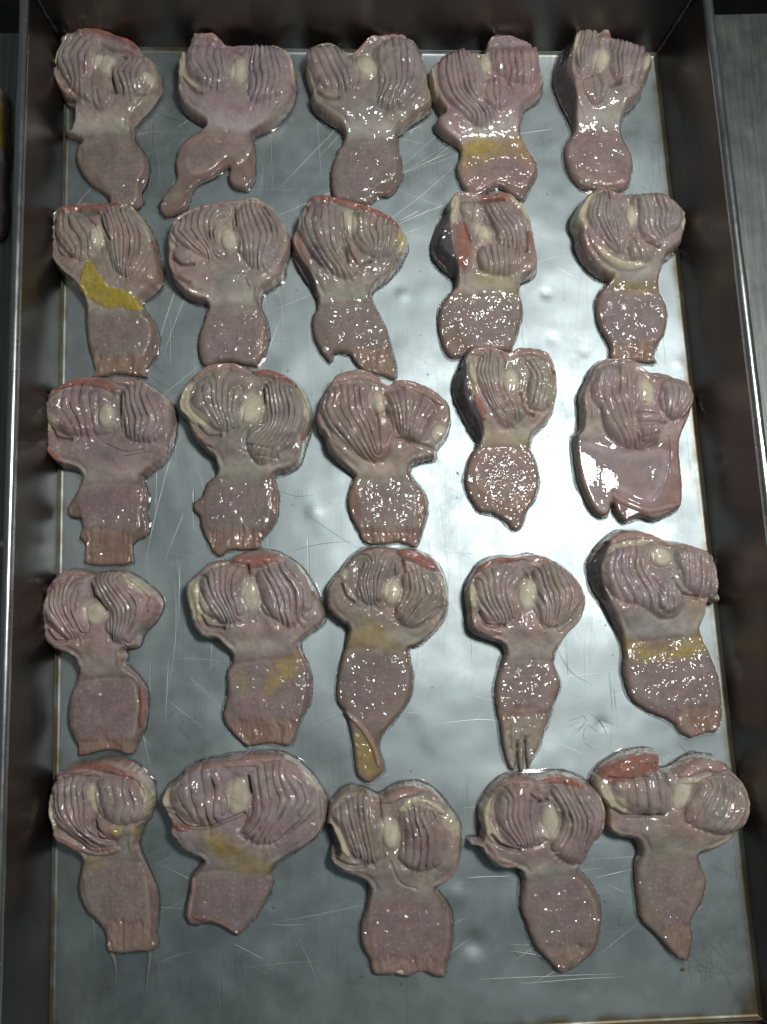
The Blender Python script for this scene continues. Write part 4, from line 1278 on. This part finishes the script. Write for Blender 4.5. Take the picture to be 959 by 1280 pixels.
    if ar > 0:
        pass
    else:
        JF = JF[:, ::-1]
    if z0:
        root.location.z = z0
    else:
        JUICE.append((JV, JF))
    return root
# ------------------------------------------------------------------ put everything on the tray
JUICE = []
for i_, pc_ in enumerate(PIECES):
    build_piece(pc_, i_)

# the one beyond the left wall, mostly out of the picture
PIECES_ALL = len(PIECES)
piece('yellow-fatted gizzard lying outside the tray, beyond its left wall', (-78, 90),
      '60,160 140,60 240,40 318,70 332,150 330,260 340,360 330,480 326,560 330,680 310,790 220,830 120,800 70,700 90,560 60,400 40,260',
      [('90,180 160,110 240,110 250,220 180,300 100,270', '100,180 120,270', '230,120 230,240', 5)],
      '40,420 340,420', '100,460 320,460 318,600 310,760 200,800 110,760 100,600',
      base=(0.45, 0.30, 0.28), stains=[('Y', .95, '250,180 340,170 345,350 290,360 250,300'), ('C', .5, '270,60 330,90 330,180 280,170')])
r_ = build_piece(PIECES[-1], 40, -0.0035)


def juice_mat():
    k = N('clear_juice')
    k.set(Roughness=0.08, Transmission_Weight=1.0, IOR=1.34)
    k.b.inputs['Base Color'].default_value = (0.97, 0.96, 0.93, 1)
    return k.m


# clear threads trailing from the near left piece
for s_ in ('139,1190 143,1200 145,1212 144,1226', '187,1188 187,1200 185,1216 182,1238'):
    a_ = np.array([tuple(float(v) for v in q.split(',')) for q in s_.split()])
    P_ = spline(on_plane(a_[:, 0], a_[:, 1], 0.0), False, 4)
    P_[:, 2] = 0.0002
    v_, f_ = lathe_tube(P_, np.linspace(0.0013, 0.0002, len(P_)))
    v_[:, 2] = np.maximum(v_[:, 2] * 0.45, 0.0)
    tag(mesh_obj('mucus_thread', v_, f_, FLESH, tint=np.tile(np.array((0.24, 0.25, 0.24, 0.4)), (len(v_), 1)), loc=tuple(P_[0])),
        ('short left' if s_[0:3] == '139' else 'longer right') + ' pale wet thread trailing from the near left gizzard', 'thread')


def crumb(px, py, r, colour, label, z=0.0):
    c_ = on_plane(float(px), float(py), 0.002)
    o_ = []
    F_ = []
    nr, ns = 7, 12
    for i_ in range(nr):
        for j_ in range(ns):
            ph, thh = math.pi * i_ / (nr - 1), 2 * math.pi * j_ / ns
            d_ = np.array((math.sin(ph) * math.cos(thh), math.sin(ph) * math.sin(thh) * 0.8, math.cos(ph) * 0.6))
            rr_ = r * (1 + 0.35 * float(fbm(np.array([d_[0] * 2 + px]), np.array([d_[1] * 2 + d_[2] * 3]), 5)[0]))
            o_.append(c_ * np.array((1, 1, 0)) + d_ * rr_ + np.array((0, 0, r * 0.5 + z)))
    for i_ in range(nr - 1):
        for j_ in range(ns):
            F_.append((i_ * ns + j_, (i_ + 1) * ns + j_, (i_ + 1) * ns + (j_ + 1) % ns, i_ * ns + (j_ + 1) % ns))
    V_ = np.array(o_)
    V_[:, 2] = np.maximum(V_[:, 2], z - 0.0008)
    return tag(mesh_obj('fat_crumb', V_, np.array(F_), FLESH, tint=np.tile(np.array(colour), (len(V_), 1)), loc=(c_[0], c_[1], z)), label, 'crumb')


crumb(437, 88, 0.0022, (0.42, 0.36, 0.06), 'small yellow fat crumb by the notch of the heart-shaped gizzard')
crumb(856, 1213, 0.0011, (0.22, 0.12, 0.05), 'tiny brown scrap on the tray near its near right corner')

# drops of juice and rinse water on the tray floor
rd = np.random.RandomState(5)
OUTS = [np.array(pts(q['out'])) / 3.996 + np.array(q['o']) for q in PIECES[:25]]
n_d = 0
while n_d < 150:
    py = rd.uniform(75, 1250)
    px = rd.uniform(90, 815 + (py - 60) * 0.108) if rd.rand() < 0.8 else (824 + (py - 60) * 0.108 - rd.uniform(1, 7))
    near = min(float(np.hypot(q[:, 0] - px, q[:, 1] - py).min()) for q in OUTS)
    if any(inside(np.array([px]), np.array([py]), q)[0] for q in OUTS) or near < 3 or (near > 26 and rd.rand() < 0.85):
        continue
    n_d += 1
    c_ = on_plane(px, py, 0.0)
    r_ = 0.00025 + 0.0009 * rd.rand() ** 3
    zz = float(floor_height(np.array([c_[:2]]))[0])
    ns, V_, F_ = 10, [], []
    el, an = rd.uniform(0.6, 1.0), rd.uniform(0, 3.1)
    for i_ in range(4):
        ph = math.pi / 2 * (1 - i_ / 3.0)
        for j_ in range(ns):
            t_ = 2 * math.pi * j_ / ns
            u_, w_ = math.cos(t_) * math.sin(ph) * r_, math.sin(t_) * math.sin(ph) * r_ * el
            V_.append((c_[0] + u_ * math.cos(an) - w_ * math.sin(an), c_[1] + u_ * math.sin(an) + w_ * math.cos(an), zz + 0.00003 + math.cos(ph) * r_ * 0.45))
    for i_ in range(3):
        for j_ in range(ns):
            F_.append((i_ * ns + j_, i_ * ns + (j_ + 1) % ns, (i_ + 1) * ns + (j_ + 1) % ns, (i_ + 1) * ns + j_))
    JUICE.append((np.array(V_), np.array(F_)))

JV, JF, off = [], [], 0
for v_, f_ in JUICE:
    JV.append(v_)
    JF.append(f_ + off)
    off += len(v_)
tag(mesh_obj('meat_juice', np.concatenate(JV), np.concatenate(JF), juice_mat()), kind='stuff')
